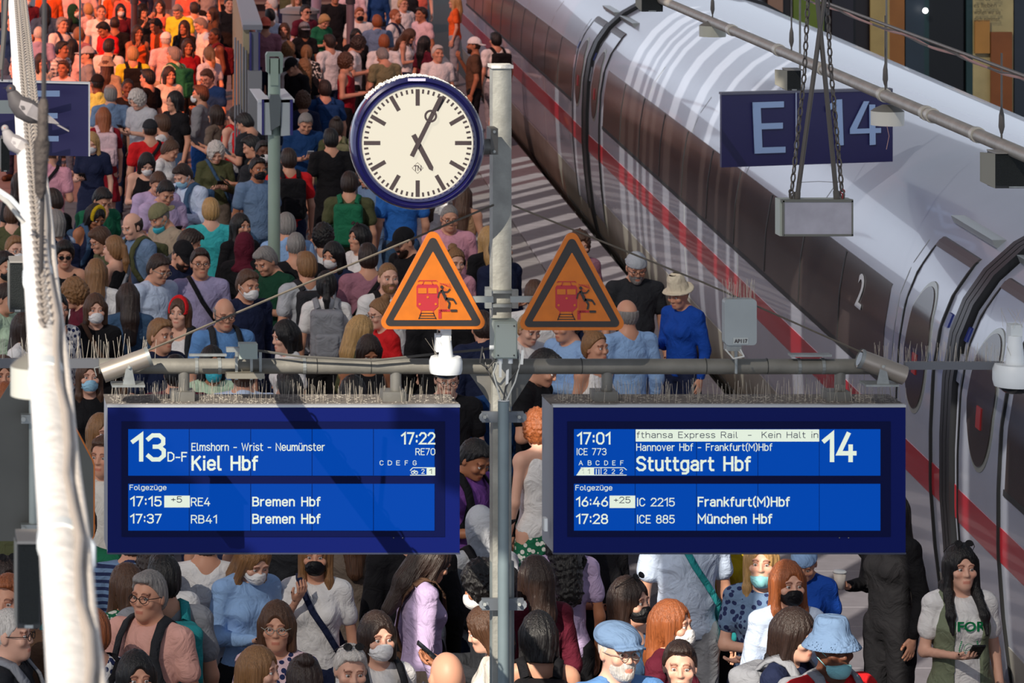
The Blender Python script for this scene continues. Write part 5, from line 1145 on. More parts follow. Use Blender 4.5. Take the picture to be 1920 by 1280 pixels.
def eyes_mesh(sd_):
    b = MB(); ft = []
    for s in (sd_,): b.ball((s*.031, -.0748, .004), .0122, 16, 12)
    c0 = np.array(b.v); b_ = raw(b, 'eye', mat_eye); n = len(b.v); ft = np.ones((len(b.v), 3), 'f')*.62
    for i, s in enumerate((sd_,)):
        d = c0[i*n:(i+1)*n]-np.array((s*.031, -.0748, .004)); r = np.hypot(d[:, 0], d[:, 2]); fr = (d[:, 1] < 0); ft[i*n:(i+1)*n][fr & (r < .0068)] = (.10, .06, .04)
    at = b_.color_attributes.new('feat', 'FLOAT_COLOR', 'POINT'); at.data.foreach_set('color', np.concatenate([ft, np.ones((len(ft), 1), 'f')], 1).ravel().astype('f')); return b_
mat_eye = bpy.data.materials.new('eye'); mat_eye.use_nodes = True; _n = mat_eye.node_tree; _a = _n.nodes.new('ShaderNodeAttribute'); _a.attribute_name = 'feat'; _n.links.new(_a.outputs['Color'], _n.nodes['Principled BSDF'].inputs['Base Color']); _n.nodes['Principled BSDF'].inputs['Roughness'].default_value = .2
def pack_mesh():
    f = Field(rg(-.19, .19, .014), rg(.08, .36, .014), rg(.93, 1.50, .014))
    f.put((-.14, .12, .99), (.14, .29, 1.42), lambda x, y, z: np.sqrt(np.maximum(np.abs(x)-.10, 0)**2+np.maximum(np.abs(y-.195)-.045, 0)**2+np.maximum(np.abs(z-1.21)-.17, 0)**2)-.045, .0)
    f.noise(.003, 40, 1); V, Q = f.mesh(); return to_mesh('bag', V, Q, cloth_m)
def pocket_mesh():
    f = Field(rg(-.15, .15, .013), rg(.2, .36, .013), rg(.95, 1.30, .013))
    f.put((-.12, .2, 1.0), (.12, .33, 1.22), lambda x, y, z: np.sqrt(np.maximum(np.abs(x)-.075, 0)**2+np.maximum(np.abs(y-.27)-.012, 0)**2+np.maximum(np.abs(z-1.12)-.075, 0)**2)-.03, .0); V, Q = f.mesh(); return to_mesh('pocket', V, Q, cloth_m)
def ribbon(pts, wd, th, nrm=None):
    b = MB(); pts = [Vector(p) for p in pts]; vs = []
    for i, p in enumerate(pts):
        t = (pts[min(i+1, len(pts)-1)]-pts[max(i-1, 0)]).normalized(); c = Vector((0, .02, p.z if not nrm else nrm)); n = (p-c).normalized(); s = t.cross(n).normalized(); n = s.cross(t).normalized()
        for a_, c_ in ((-1, 0), (1, 0), (1, 1), (-1, 1)): vs.append(p+s*a_*wd/2+n*c_*th)
    fs = []
    for i in range(len(pts)-1):
        for k in range(4): fs.append((4*i+k, 4*i+(k+1) % 4, 4*i+4+(k+1) % 4, 4*i+4+k))
    return b.add(vs, fs)
def pstrap_mesh(s, g):
    w_ = 0 if g == 'f' else .014
    b = ribbon([(s*.08, .14, 1.42), (s*.09, .085, 1.468), (s*.098, .03, 1.492), (s*(.10), -.035, 1.472), (s*.105, -.092-w_*.6, 1.40), (s*.11, -.122-w_*.5, 1.32), (s*(.125+w_), -.118-w_*.5, 1.22), (s*(.155+w_), -.065, 1.12), (s*(.165+w_), .03, 1.06), (s*.13, .14, 1.04)], .05, .014, 1.28); return raw(b, 'strap', cloth_m)
def cross_mesh(g):
    w_ = 0 if g == 'f' else .015
    b = ribbon([(-.11, .085, 1.46), (-.10, .03, 1.49), (-.095, -.04, 1.475), (-.06, -.105-w_, 1.40), (-.01, -.128-w_, 1.30), (.06, -.125-w_, 1.20), (.13+w_, -.10, 1.08), (.178+w_, -.02, .98), (.17+w_, .07, 1.03), (.11, .12+w_*.5, 1.16), (.02, .130+w_, 1.29), (-.07, .122, 1.40), (-.11, .085, 1.46)], .038, .008, 1.2); return raw(b, 'strap', cloth_m)
def pouch_mesh():
    f = Field(rg(.12, .32, .012), rg(-.16, .18, .012), rg(.82, 1.06, .012)); f.put((.17, -.1, .84), (.27, .12, 1.02), lambda x, y, z: np.sqrt(np.maximum(np.abs(x-.225)-.02, 0)**2+np.maximum(np.abs(y-.0)-.075, 0)**2+np.maximum(np.abs(z-.93)-.05, 0)**2)-.022, .0); V, Q = f.mesh(); return to_mesh('bag', V, Q, cloth_m)
def phone_mesh(): b = MB(); b.box((-.037, -.005, -.075), (.037, .005, .075)); m = raw(b, 'casing', gear_m); m.shade_flat(); return m
def screen_mesh(): b = MB(); b.box((-.033, .005, -.07), (.033, .006, .07)); m = raw(b, 'screen', mat('phone_screen', '27303a', .1)); m.shade_flat(); return m
def cup_mesh(): b = MB(); b.tube([(0, 0, -.05), (0, 0, .05)], [.028, .038], 16); return raw(b, 'cup_body', mat('cup_paper', 'd9d2cb', .5))
def lid_mesh(): b = MB(); b.tube([(0, 0, .05), (0, 0, .056), (0, 0, .064)], [.042, .042, .034], 16); return raw(b, 'lid', white_p)
PAL = dict(white='e4e3e4', offwhite='d3cfc8', cream='d9cfb8', black='17171b', navy='1c2440', darkblue='173a6b', blue='2f6cc0', brightblue='1748a8', midblue='5f8cc4', skyblue='8fb2e0', paleblue='c0d0ea', greyblue='6c86a8', denim='3d5878',
 teal='2a8f95', turquoise='3fb6bf', green='1f6a4c', darkgreen='16402f', mint='c2dcc0', lime='c8e07a', yellow='d8d83a', mustard='b59a1a', olive='4f5238', khaki='7d7a5c', brown='5b4334', darkbrown='33241f', beige='a59684', taupe='6e6259', rust='8c3a2a', tan='b08a68',
 red='d02026', darkred='8a1626', maroon='5a1a2c', orange='e0602a', salmon='d86a58', rose='dca79c', pink='d89aac', palepink='dec0c8', lilac='b9a6cc', purple='7a4a9a', lavender='9f98bd', mauve='9b6b7c', grey='8b8e96', lightgrey='b4b8c0', darkgrey='3e4148', charcoal='2a2c31', silver='aab0b8')
HC_ = dict(k='0f0d0f', d='2b1c16', b='4e3322', l='86603c', y='b58f5c', g='84807e', w='c9c4bf', r='94522c')
SK = {'1': 'e0b09a', '2': 'cf9a80', '3': 'a87052', '4': '5a3828'}
DATA = """
50 0 m 10 shortd1 j:maroon t:black a mW
92 -16 m 10 shortb2 l:orange t:navy a
127 -22 m 180 shortl2 o:palepink t:beige a
138 21 f 60 hijab:darkgreen2 l:charcoal t:black a mW
165 19 f 200 boyy2 t:palepink t:navy a cb:black
190 23 m 0 buzzb2 t:white t:navy a
215 46 m 175 buzzd3 t:black t:black a
226 20 f 5 longk2 l:maroon t:black a mW
117 47 m 35 shortg2 o:white t:navy p bp:navy
73 65 m 170 buzzw1 o:lavender t:grey a
43 88 m 120 buzzw1 t:white t:navy a
77 116 f 30 longd2 t:offwhite t:denim a
117 93 m 60 shortk3 o:white*2 t:navy a
148 66 f 170 boyl2 t:mauve t:navy a
136 88 f 150 longk3 t:palepink t:grey a
194 56 m -60 shortk3 t:red t:navy p@30
205 88 m 150 shortd2 t:white t:denim a cb:black
163 104 m -90 shortd2 t:grey t:denim a cap:silver
201 124 f 160 longb3 l:beige t:beige a bucket:beige
249 103 m 180 shorty2 t:yellow t:navy a bp:black
258 62 f 20 longd3 n:orange t:navy f
311 76 m 185 shortw2 o:palepink t:beige a cap:white
325 104 m 230 shortg2 o:mint t:rust a bp:green H
276 147 m 235 shortk2 t:black t:navy a
182 158 m 200 buzzk4 o:lime t:black a cap:black
240 166 m 0 buzzk4 t:black t:black a
207 178 m 185 shortg2 o:greyblue t:navy a
257 188 m -50 curlyw1 t:lightgrey t:navy p@30
194 220 f 185 longr1 t:darkred k:darkred a bp:palepink H
281 245 m 185 shortd2 t:red t:navy a cap:charcoal cb:black
303 234 f -120 boyb2 t:white t:denim a cb:charcoal
320 283 f 60 bunb2 t:white t:denim p@25
388 147 m -40 shortb2 t:darkblue t:black p@20 glB
375 178 m -110 shortb2 l:grey t:blue p beard mW
421 178 m -60 buzzy2 l:khaki t:khaki a@20
404 216 f 230 bobd2 t:taupe t:black p
421 122 m 175 shortb2 t:black t:black a
376 48 m -80 shortg2 t:white t:beige a@15
333 22 m -30 shortg2 t:yellow t:navy a@35
364 17 m 190 shortd2 t:white t:navy a
402 68 m -70 buzzk4 n:white t:navy a bp:maroon
391 103 f 210 ponyl1 t:paleblue t:denim a
427 42 f 190 longy2 t:beige t:navy a
352 88 f 10 longd3 t:darkred t:black a
345 52 f -30 longd3 t:black t:black a
292 49 m -70 shortd3 t:orange t:rust q@20
268 20 f 30 bobk2 t:charcoal t:black f cap:black
300 12 f -20 longd2 n:salmon t:navy f
240 -12 m 10 shortb2 l:salmon t:navy a
212 -14 f 200 longr2 l:orange t:navy a
157 -24 m 180 shortk2 t:palepink t:black a
398 26 f -80 longd2 t:brown t:black a
430 8 m 10 shortk2 l:black t:black a
441 218 f -150 bund1 n:lightgrey t:navy a bp:red
459 232 m -130 shortk2 t:charcoal t:black p@30
405 287 f 5 curlyw1 l:olive t:taupe p@30 cb:denim
472 276 m -100 shortk2 t:tan t:black q@15
275 308 f 5 bobk1 n:black t:black p@30 mW
297 345 m 10 shortb2 t:lilac t:navy p@30
172 268 f -15 longy1 d:navy t:navy q@20 mW
96 292 m 160 buzzb2 o:pink t:navy p@20 cb:black
508 8 m -100 shortw1 o:white t:navy a glB
506 30 m 190 shortk2 t:paleblue t:navy a
497 48 m 185 shortb2 t:mauve t:navy a capback:salmon
533 57 f -15 longb2 t:palepink t:black p
573 23 m 30 shortk2 t:maroon t:navy a sg
570 56 f 190 bobk3 t:black t:black a capback:grey
608 41 f 30 boyy2 t:green t:black p@30
628 -5 m 5 shortk3 l:black t:black a
617 80 m 215 shortd2 t:white t:navy a beard
571 128 f 180 curlylongl1 t:black t:denim a
575 100 f 170 ponyl1 t:charcoal*5 t:navy a
547 126 m -60 shortk2 t:black t:navy a@30 cap:black
568 190 f 180 curlyb2 l:navy t:navy a
650 117 m 70 curlyb2 n:darkred t:black p
609 168 m 185 shortd2 t:darkblue t:black a bp:darkblue
668 68 f 15 longk2 l:black t:black a
672 84 m 80 curlyd2 t:white t:black p@30
674 28 m 10 shortr2 o:white t:navy a mK
707 42 m 180 shortr2 o:greyblue t:navy a
742 31 m 60 buzzr2 t:white t:navy a beard bp:navy
756 8 m 30 shorty2 t:white t:navy a glB
720 80 m 175 shortr2 t:white t:navy a
717 106 m -160 shortg2 t:khaki t:navy p@30
768 68 f 70 longb2 n:white t:navy p@30
797 82 f 120 longk2 t:maroon t:black a
821 101 m 15 shortw2 o:white t:beige a
852 4 f -100 longy2 t:orange t:grey a H
888 86 m -100 shortd3 t:brown t:black f capback:white beard
929 76 m 200 shortk2 t:white t:grey a bp:black
573 232 m 5 shortg2 t:darkblue h:navy p@30
630 240 f 180 bund1 l:olive t:black a bp:khaki
494 286 m 10 shortk4 t:charcoal t:black a mW
484 318 m 20 shortk3 o:greyblue t:denim a mK sgh
541 300 m 185 shortd2 t:red t:navy a bp:black
620 262 m 185 shortk2 d:black t:black a
688 330 f -60 longd2 d:greyblue t:denim p@20 *
97 378 m -120 shortd2 t:black t:navy a mW
102 418 f 210 bobg1 l:paleblue t:navy a mT bp:navy
29 470 m 20 shortl1 o:mint t:beige a mW glS
121 478 f 0 boyk2 n:black t:black a sg
179 407 f 30 bobk3 n:navy t:navy a@30 band:mustard bp:denim
192 376 m 30 shortk2 t:green t:navy f@30
248 425 m -60 fringed1 o:greyblue t:navy a@20 bp:olive
299 408 m -60 shortg2 l:beige t:navy p@30 capback:khaki beard mT
311 362 m 20 shortk2 t:lilac t:navy p@35
343 330 m -50 shortd1 l:paleblue t:navy p@30 mB bp:denim
395 396 m 180 shorty1 t:turquoise t:beige a
213 468 f -130 ponyl1 n:black t:skyblue a cb:grey
188 452 f -70 boyb2 t:olive t:black a@20 glB
181 512 f 175 longl1 l:white t:denim a
139 552 f -80 curlyl2 t:maroon t:black a@20
179 581 f 5 bobb1 l:black t:black a mW cb:brown
298 505 m 40 shortd2 l:paleblue t:navy a@15 glS
343 480 m 30 buzzd2 t:navy t:black a@30 cap:black beard
356 456 m 100 shortd2 l:olive*2 t:navy a@35
376 494 m 5 shortd2 o:lavender t:navy a glB cb:black
337 587 f -25 bobb1 n:white t:beige a band:red bp:charcoal
302 630 m 40 shortl2 o:navy t:navy a
421 590 m 10 fringeg2 o:midblue t:navy a glB bp:charcoal
465 535 m 30 shortb2 l:navy t:navy a mW
452 425 f 30 longk2 l:black t:black a
459 462 f 160 hijab:maroon2 l:black t:black a
106 580 f 30 bobk2 l:white*3 t:navy f
8 500 m 40 shortk2 t:mint t:black a mK
12 560 f 60 shortd2 l:mint t:navy a
537 425 m 185 shortg2 o:skyblue t:navy a
555 463 m 175 buzzg2 t:black t:black a
574 500 m 195 shortl2 t:lightgrey t:navy a bp:charcoal
498 490 m -50 shortg2 t:darkgreen t:navy p@25
624 480 f -40 longk2 l:navy t:black a mW
607 445 f 160 curlyk2 t:white t:navy a
673 447 f -60 bobk2 t:white t:navy a sgh
690 484 m 180 shortd2 t:mauve t:navy a cb:black
728 522 m 10 buzzl1 t:white t:navy a beard bp:black
612 536 f 175 ponyk2 o:white t:black a bp:grey
757 455 m -60 buzzd2 l:black t:black a@20 cap:black beard
843 410 m 0 buzzg2 t:pink t:navy a glB
867 368 f 170 longb2 n:tan t:tan a
916 450 f 190 longy2 l:black t:black a
853 492 f 15 bunl1 t:pink t:navy a hp
534 632 f -75 bobk1 t:white t:navy a hp
678 622 f 110 longy1 l:olive t:black a
712 590 f -70 bunl1 t:red t:navy a glB
692 660 f 5 bobd3 n:black t:black a@30
905 615 m 190 shortd2 j:navy t:navy a
1087 460 f 10 curlyb1 l:mauve t:navy a
940 468 m 40 shortk2 l:navy t:black q
1193 503 m 0 buzzg2 o:charcoal t:navy a@20 capback:silver glB beard
1272 552 f -50 shortb2 l:brightblue t:navy q@20 straw:cream
1174 592 m 200 fringeg2 l:skyblue t:denim a
1003 555 m 175 shortb1 o:white t:navy a
992 618 f 25 shorty1 l:white t:navy q@15
1117 652 f 40 bunl2 n:white t:denim a
1060 610 m -60 shortk2 l:skyblue t:navy p@10
1020 690 m 60 shortk2 t:black t:black p@35
167 706 f 5 longb1 l:black t:black a mB
6 700 f 5 longb2 l:olive t:black a
10 752 f 5 longr1 l:mint t:navy a mP glB
190 812 f 20 longl1 l:grey t:navy a
196 856 m -30 shortb2 o:offwhite t:navy a
398 682 f 10 bobk3 t:mint t:navy a mT
330 700 m 180 shortk2 t:maroon t:navy a
455 700 m 180 shortb2 o:paleblue t:navy a
838 712 m 0 shortk1 t:black t:black a glB
890 862 m 40 shortk3 o:purple t:navy q@35 bp:black
1008 806 f 200 curlyr1 n:white k:green*5 a
10 1090 f 15 bobd2 l:turquoise t:navy a mW sgh
14 1128 m -20 shortr2 t:brown t:navy a
22 1190 m 70 buzzw1 o:charcoal t:navy a glB bp:grey
52 1150 m 180 shortb2 t:white t:navy a
150 985 m -20 shortd2 t:green t:navy p
174 1186 f -160 shortr2 l:white*3 t:navy a cb:black
236 1100 f -150 longb2 d:green*5 t:green a
278 1118 m -35 shortg2 o:rose t:navy a glB bp:charcoal
292 1062 m 170 curlyd2 o:white t:navy a
306 1086 m 190 shortk2 t:grey t:navy a bp:teal
256 1272 f 10 bobk2 l:navy t:navy a
476 1052 f 25 longl1 l:skyblue t:black q@30 mW
519 1176 f -10 bobb2 l:palepink*3 t:navy a glS
488 1258 f 60 longl1 t:black t:navy a
592 1042 f -10 longl2 t:white t:navy f mK cb:navy
658 1256 f 5 shortw1 t:offwhite t:beige a sgh
708 1196 f 15 bobd1 t:white t:navy a mW bp:charcoal
812 1052 f 100 longd2 l:lilac t:taupe a@35 cb:brown
837 1272 m 190 none2 t:grey t:navy a
900 990 f 190 hijab:lightgrey2 l:lightgrey t:navy a bp:black
905 1100 m -100 curlyk3 l:charcoal t:navy p@20 mW
910 1182 f -100 bobb1 l:offwhite t:navy p@15
570 1278 f 180 bund1 t:black t:navy a
660 960 f 180 longb2 j:taupe t:taupe a
385 1010 m 180 shortk2 t:white t:navy p
1003 1085 f 200 longd2 l:maroon t:black a
1052 1000 f 185 curlylongk3 t:lilac t:black a cb:black
986 1160 m -70 curlyk2 t:white t:navy p@30
1010 1195 f 175 bobk2 n:black t:black a bp:black
1120 985 f 20 longk3 d:black t:black q cup
1183 1128 f 50 bobd1 n:denim t:denim a mK sgh
1262 1172 f 55 longr1 l:maroon t:navy a mW
1160 1222 m 20 buzzw1 o:midblue t:navy a flat:greyblue glS beard
1275 1250 f -10 shortd1 t:grey t:navy a
1288 950 m 10 shortb2 o:paleblue t:grey a cb:teal
1382 965 f 20 longd2 l:mustard t:black a
1428 1055 f -15 longy1 t:greyblue*3 t:navy c mC
1478 1096 f 10 longr1 l:paleblue t:white a mK
1508 1056 f -20 shortb2 t:brightblue t:navy a@30 capback:skyblue K
1492 1192 f 50 bobd1 t:navy t:black a bp:grey
1562 1216 m 20 buzzk4 t:red t:navy a bucket:greyblue mC bp:grey
1668 960 f -60 longk2 l:black t:black q cup H
1802 1064 f 5 verylongk1 t:white t:khaki q vest sgh
1455 1262 m 180 shortk2 t:black t:navy a bp:black K
700 250 m 180 shortd2 t:olive t:navy a
750 330 m 190 shortd2 t:blue t:denim a
802 345 f 180 longd2 d:white t:white a
250 1010 m 170 shortd2 o:greyblue*1 t:navy a
770 985 m 185 shortk2 l:black t:black a
40 345 f 30 longd2 d:charcoal t:black a
50 615 f 60 longd2 l:white t:navy a
240 560 f 185 longd2 l:denim t:denim a
655 345 m 170 shortd2 t:olive t:black a bp:green
"""
# more of the dense, orange-lit far crowd that fills the top of the picture
fr_ = random.Random(21)
def nearpx(pl, x, y, d): return any(abs(p[0]-x) < d and abs(p[1]-y) < d*.85 for p in pl)
rows = []
for ln_ in DATA.strip().splitlines():
    t = ln_.split(); rows.append([float(t[0]), float(t[1]), t[2], float(t[3]), t[4], t[5], t[6], t[7]]+[t[8:]])
cols_ = ['white', 'palepink', 'black', 'navy', 'grey', 'maroon', 'olive', 'lightgrey', 'charcoal', 'denim', 'beige', 'salmon', 'darkblue', 'black', 'offwhite']
for y0 in np.arange(-42, 300, 12):
    for x0 in np.arange(30, 900, 26):
        x = x0+fr_.uniform(-11, 11); y = y0+fr_.uniform(-5, 5)
        if x > 880 or (435 < x < 500 and y > 0) or (y > 60 and x > 640 and y < 400): continue
        if y > 150 and (x < 170 or x > 520): continue
        if nearpx(rows, x, y, 33*(y+440)/500): continue
        if 800 < x and y > -20: continue
        c_ = fr_.choice(cols_)
        rows.append([x, y, fr_.choice('mf'), fr_.choice([0, 20, -30, -60, 60, 150, 180, 180, 200]), fr_.choice(['short', 'long', 'bob', 'short', 'curly', 'buzz'])+fr_.choice('kkddbblyg')+fr_.choice('1223'),
                     fr_.choice('ttlo')+':'+c_, 't:'+fr_.choice(['navy', 'black', 'denim']), 'a', []])
for y0 in np.arange(330, 1300, 34):                    # gaps behind and between the nearer people
    for x0 in np.arange(20, 960, 58):
        x = x0+fr_.uniform(-16, 16); y = y0+fr_.uniform(-10, 10); s_ = (y+440)/1000
        if nearpx(rows, x, y, 74*s_): continue
        if y < 480 and 580 < x < 940: continue
        if y < 420 and x > 500: continue
        if 740 < x < 880 and y > 1050: continue
        if y > 745 and 200 < x < 860 and y < 930: continue
        if y > 960 and 340 < x < 720: continue
        rows.append([x, y, fr_.choice('mf'), fr_.choice([170, 180, 190, 200, -150]), fr_.choice(['short', 'bob', 'short', 'pony'])+fr_.choice('kdb')+fr_.choice('123'),
                     fr_.choice('tl')+':'+fr_.choice(['navy', 'black', 'charcoal', 'denim', 'grey', 'olive', 'darkblue']), 't:'+fr_.choice(['navy', 'black']), 'a', []])
# ---- place everyone: body height is chosen so that neighbours keep their distance
PLACED = []
COLS = [((515-PX)*34.8/F, 34.8), ((252-PX)*62/F, 62), ((593-PX)*72/F, 72), ((657-PX)*62/F, 62)]
def solve(x, y, k):
    z = HZ*k; Y = F*(HC-z)/(y-PY); return (x-PX)*Y/F, Y
order = sorted(rows, key=lambda r: -r[1]); hs = {}
for r in order:
    ex = r[8]; cand = [1.0, 1.02, .98, 1.04, .96] if r[2] == 'm' else [.95, .97, .93, .99, .91]
    if 'K' in ex: cand = [.82, .85, .80]
    best = None
    for i, k in enumerate(cand):
        X, Y = solve(r[0], r[1], k); d = min([1.2]+[math.hypot((X-a)*1.0, (Y-b)*1.15) for a, b in PLACED]); sc_ = min(d, .50)-i*.02
        if X-TR*Y > EDGE-.25: sc_ -= 1
        if 46.3 < Y < 66 and abs(X-TR*Y-.6) < .42: sc_ -= .4
        if Y > 77: sc_ -= .3
        for cx_, cy_ in COLS:
            if math.hypot(X-cx_, Y-cy_) < .42: sc_ -= .5
        if best is None or sc_ > best[0]: best = (sc_, k, X, Y, d)
    hs[id(r)] = best; PLACED.append((best[2], best[3]))
rows = [r for r in rows if r[8] or hs[id(r)][0] > .24]
print('people', len(rows), 'min d', sorted(round(hs[id(r)][4], 2) for r in rows)[:12])
GRP = 'people waiting on the crowded platform'
COLN = dict(paleblue='pale blue', skyblue='sky blue', midblue='mid blue', greyblue='grey-blue', darkblue='dark blue', brightblue='bright blue', darkgreen='dark green', darkred='dark red', darkbrown='dark brown', palepink='pale pink', lightgrey='light grey', darkgrey='dark grey', offwhite='off-white')
cn = lambda c: COLN.get(c, c)
TOPN = {'t': 'T-shirt', 'l': 'long-sleeved top', 'o': 'collared shirt', 'n': 'tank top', 'd': 'long dress', 'j': 'long coat'}
PATN = {'1': 'striped ', '2': 'checked ', '3': 'patterned ', '4': 'mottled ', '5': 'flowered '}
def facing(a):
    a = (a+180) % 360-180
    return 'facing the camera' if abs(a) <= 22 else 'turned away' if abs(a) >= 150 else ('facing right' if a > 0 else 'facing left') if abs(a) > 45 else ('turned slightly right' if a > 0 else 'turned slightly left')
def place_word(x, y):
    if y > 1035: 
        v_ = 'below the left board' if 200 < x < 560 else 'below the right half of the left board' if 560 <= x < 870 else 'beside the mast foot' if x < 1030 else 'below the right board' if x < 1380 else 'at the lower right' if x < 1920 else ''
        if x <= 200: v_ = 'at the lower left corner'
        return v_
    if y > 660: return 'left of the left board' if x < 205 else 'behind the left board' if x < 860 else 'between the two boards' if x < 1035 else 'behind the right board'
    if y > 440: return 'left edge below the sign' if x < 130 else 'above the left board' if x < 460 else 'near the crossbeam\'s left half' if x < 700 else 'behind the left warning sign' if x < 925 else 'behind the right warning sign' if x < 1130 else 'beside the train above the crossbeam'
    if y > 230: return 'below the left blue sign' if x < 180 else 'left of the sign post' if x < 500 else 'left of the clock' if x < 660 else 'below the clock'
    z = 'far ' if y < 90 else ''
    return z+('crowd above the left blue sign' if x < 175 else 'crowd by the dark column' if x < 330 else 'crowd left of the stair enclosure' if x < 470 else 'crowd right of the stair enclosure' if x < 640 else 'crowd above the clock')
def part(name, me, root, color, alpha=1.0, M=None, label=None):
    o = bpy.data.objects.new(name, me); COL.objects.link(o); o.parent = root; o.color = (*lin(color), alpha)
    if M is not None: o.matrix_local = M
    if label: o['label'] = label
    return o
labels = {}; pend = []
jit = random.Random(9)
def build_person(r):
    x, y, gn, fac, hr_, tp, bt, pose, ex = r; k = hs[id(r)][1]; big = y > 300
    pitch = 0
    if '@' in pose: pose, pitch = pose.split('@'); pitch = int(pitch)
    sk = SK[hr_[-1]]; hy = 0
    if pose == 'a' and big and not pitch: pitch = jit.choice((0, 0, 10))
    pitch = {15: 20, 25: 30, 35: 30}.get(pitch, pitch)
    M = Matrix.Translation(PIV) @ Matrix.Rotation(math.radians(hy), 4, 'Z') @ Matrix.Rotation(math.radians(pitch), 4, 'X') @ Matrix.Translation(-Vector(PIV)) @ Matrix.Translation((0, 0, HZ))
    hc = (M @ Vector((0, 0, 0)))*k; Rz = Matrix.Rotation(math.radians(fac), 4, 'Z'); hw = Rz @ hc
    Y = F*(HC-hw.z)/(y-PY); X = (x-PX)*Y/F; loc = Vector((X-hw.x, Y-hw.y, 0))
    root = thing('person', loc, '', 'person', GRP); root.rotation_euler = (0, 0, math.radians(fac)); root.scale = (k,)*3
    part('body', cached(('b', gn, pose, pitch), lambda: body_mesh(gn, pose, 0, pitch)), root, sk)
    ty, tc_ = tp.split(':'); pat = '0'
    if '*' in tc_: tc_, pat = tc_.split('*')
    part({'t': 't_shirt', 'l': 'top', 'o': 'shirt', 'n': 'tank_top', 'd': 'dress', 'j': 'coat'}[ty], cached(('t', gn, pose, ty), lambda: top_mesh(gn, pose, ty)), root, PAL[tc_], 1-.1*int(pat))
    by, bc = bt.split(':'); bp_ = '0'
    if '*' in bc: bc, bp_ = bc.split('*')
    if ty != 'd': part({'t': 'trousers', 'h': 'shorts', 'k': 'skirt'}[by], cached(('bt', by), lambda: bottom_mesh(gn, by)), root, PAL[bc], 1-.1*int(bp_))
    part('shoes', cached('shoes', shoes_mesh), root, jit.choice(('d0d0d0', '17171b', '3b2a20', 'd0d0d0')))
    desc = []
    if hr_.startswith('hijab'):
        hcol = hr_[6:-1]; part('headscarf', cached(('h', 'hijab'), lambda: hair_mesh('hijab')), root, PAL[hcol], 1, M); desc.append(cn(hcol)+' headscarf')
    elif not hr_.startswith('none'):
        ht = hr_[:-2]; hat = any(e.split(':')[0] in ('cap', 'capback', 'bucket', 'straw', 'flat') for e in ex)
        if hat and ht in ('short', 'curly', 'boy'): ht = 'buzz'
        part('hair', cached(('h', ht), lambda: hair_mesh(ht)), root, HC_[hr_[-2]], 1, M)
    if big:
        for s in (-1, 1): part('eye', cached(('eye', s), lambda: eyes_mesh(s)), root, 'ffffff', 1, M)
    tops = []
    for e in ex:
        n, _, c = e.partition(':')
        if n in ('cap', 'capback', 'bucket', 'straw', 'flat', 'band'):
            part({'band': 'headband', 'straw': 'straw_hat', 'bucket': 'bucket_hat', 'flat': 'flat_cap'}.get(n, 'cap'), cached(('hat', n), lambda: hat_mesh(n)), root, PAL[c], 1, M)
            desc.append(cn(c)+' '+{'band': 'headband', 'straw': 'straw hat', 'bucket': 'bucket hat', 'flat': 'flat cap'}.get(n, 'cap'))
        elif n[0] == 'm' and len(n) == 2:
            c2 = {'W': 'e8e8ea', 'K': '141418', 'B': '9ccbe6', 'T': '3fb0c6', 'C': '8fd0d8', 'P': 'd8488a'}[n[1]]; mt = 'ffp' if n[1] in 'WKP' else 'sur' if n[1] == 'B' else 'chin'
            mo = part('face_mask', cached(('m', mt), lambda: mask_mesh(mt)), root, c2, 1, M)
            if big: part('mask_strap', cached('ms', strap_mesh), mo, c2)
            desc.append({'W': 'white', 'K': 'black', 'B': 'light blue', 'T': 'teal', 'C': 'lowered teal', 'P': 'pink'}[n[1]]+' face mask')
        elif n in ('glB', 'glS', 'sg', 'sgh'):
            if n == 'sgh': M2 = M @ Matrix.Translation((0, .035, .085)) @ Matrix.Rotation(math.radians(-35), 4, 'X')
            else: M2 = M
            part('glasses' if n[0:2] == 'gl' else 'sunglasses', cached(('g', n[0] == 's'), lambda: glasses_mesh(n[0] == 's')), root, '9a958c' if n == 'glS' else '1b1a1c', 1, M2); desc.append('glasses' if n[:2] == 'gl' else 'sunglasses' if n == 'sg' else 'sunglasses on head')
        elif n == 'hp': part('headphones', cached('hp', phones_mesh), root, '1c1c20', 1, M); desc.append('black headphones')
        elif n == 'beard': part('beard', cached(('h', 'beard'), lambda: hair_mesh('beard')), root, HC_[hr_[-2]], 1, M)
        elif n == 'vest':
            part('vest', cached('vest', vest_mesh), root, '77806a', 1); desc.append('open olive vest')
            for t_ in shirt_print(): part('print', t_, root, '1f9a62')
        elif n in ('bp', 'cb'): tops.append((n, c))
        elif n == 'cup': tops.append((n, 'white'))
    if pose in 'pq' and y > 60 and 'cup' not in ex: tops.append(('ph', jit.choice(('black', 'black', 'silver'))))
    lab = 'person in '+cn(tc_)+' '+PATN.get(pat, '')+TOPN[ty]
    pend.append([root, lab, desc[:2], facing(fac), {'p': 'hands together', 'q': 'one hand raised', 'c': 'arms folded', 'f': 'hand at face', 'a': ''}[pose], place_word(x, y), x, y, len(pend)])
    pid = len(pend)-1
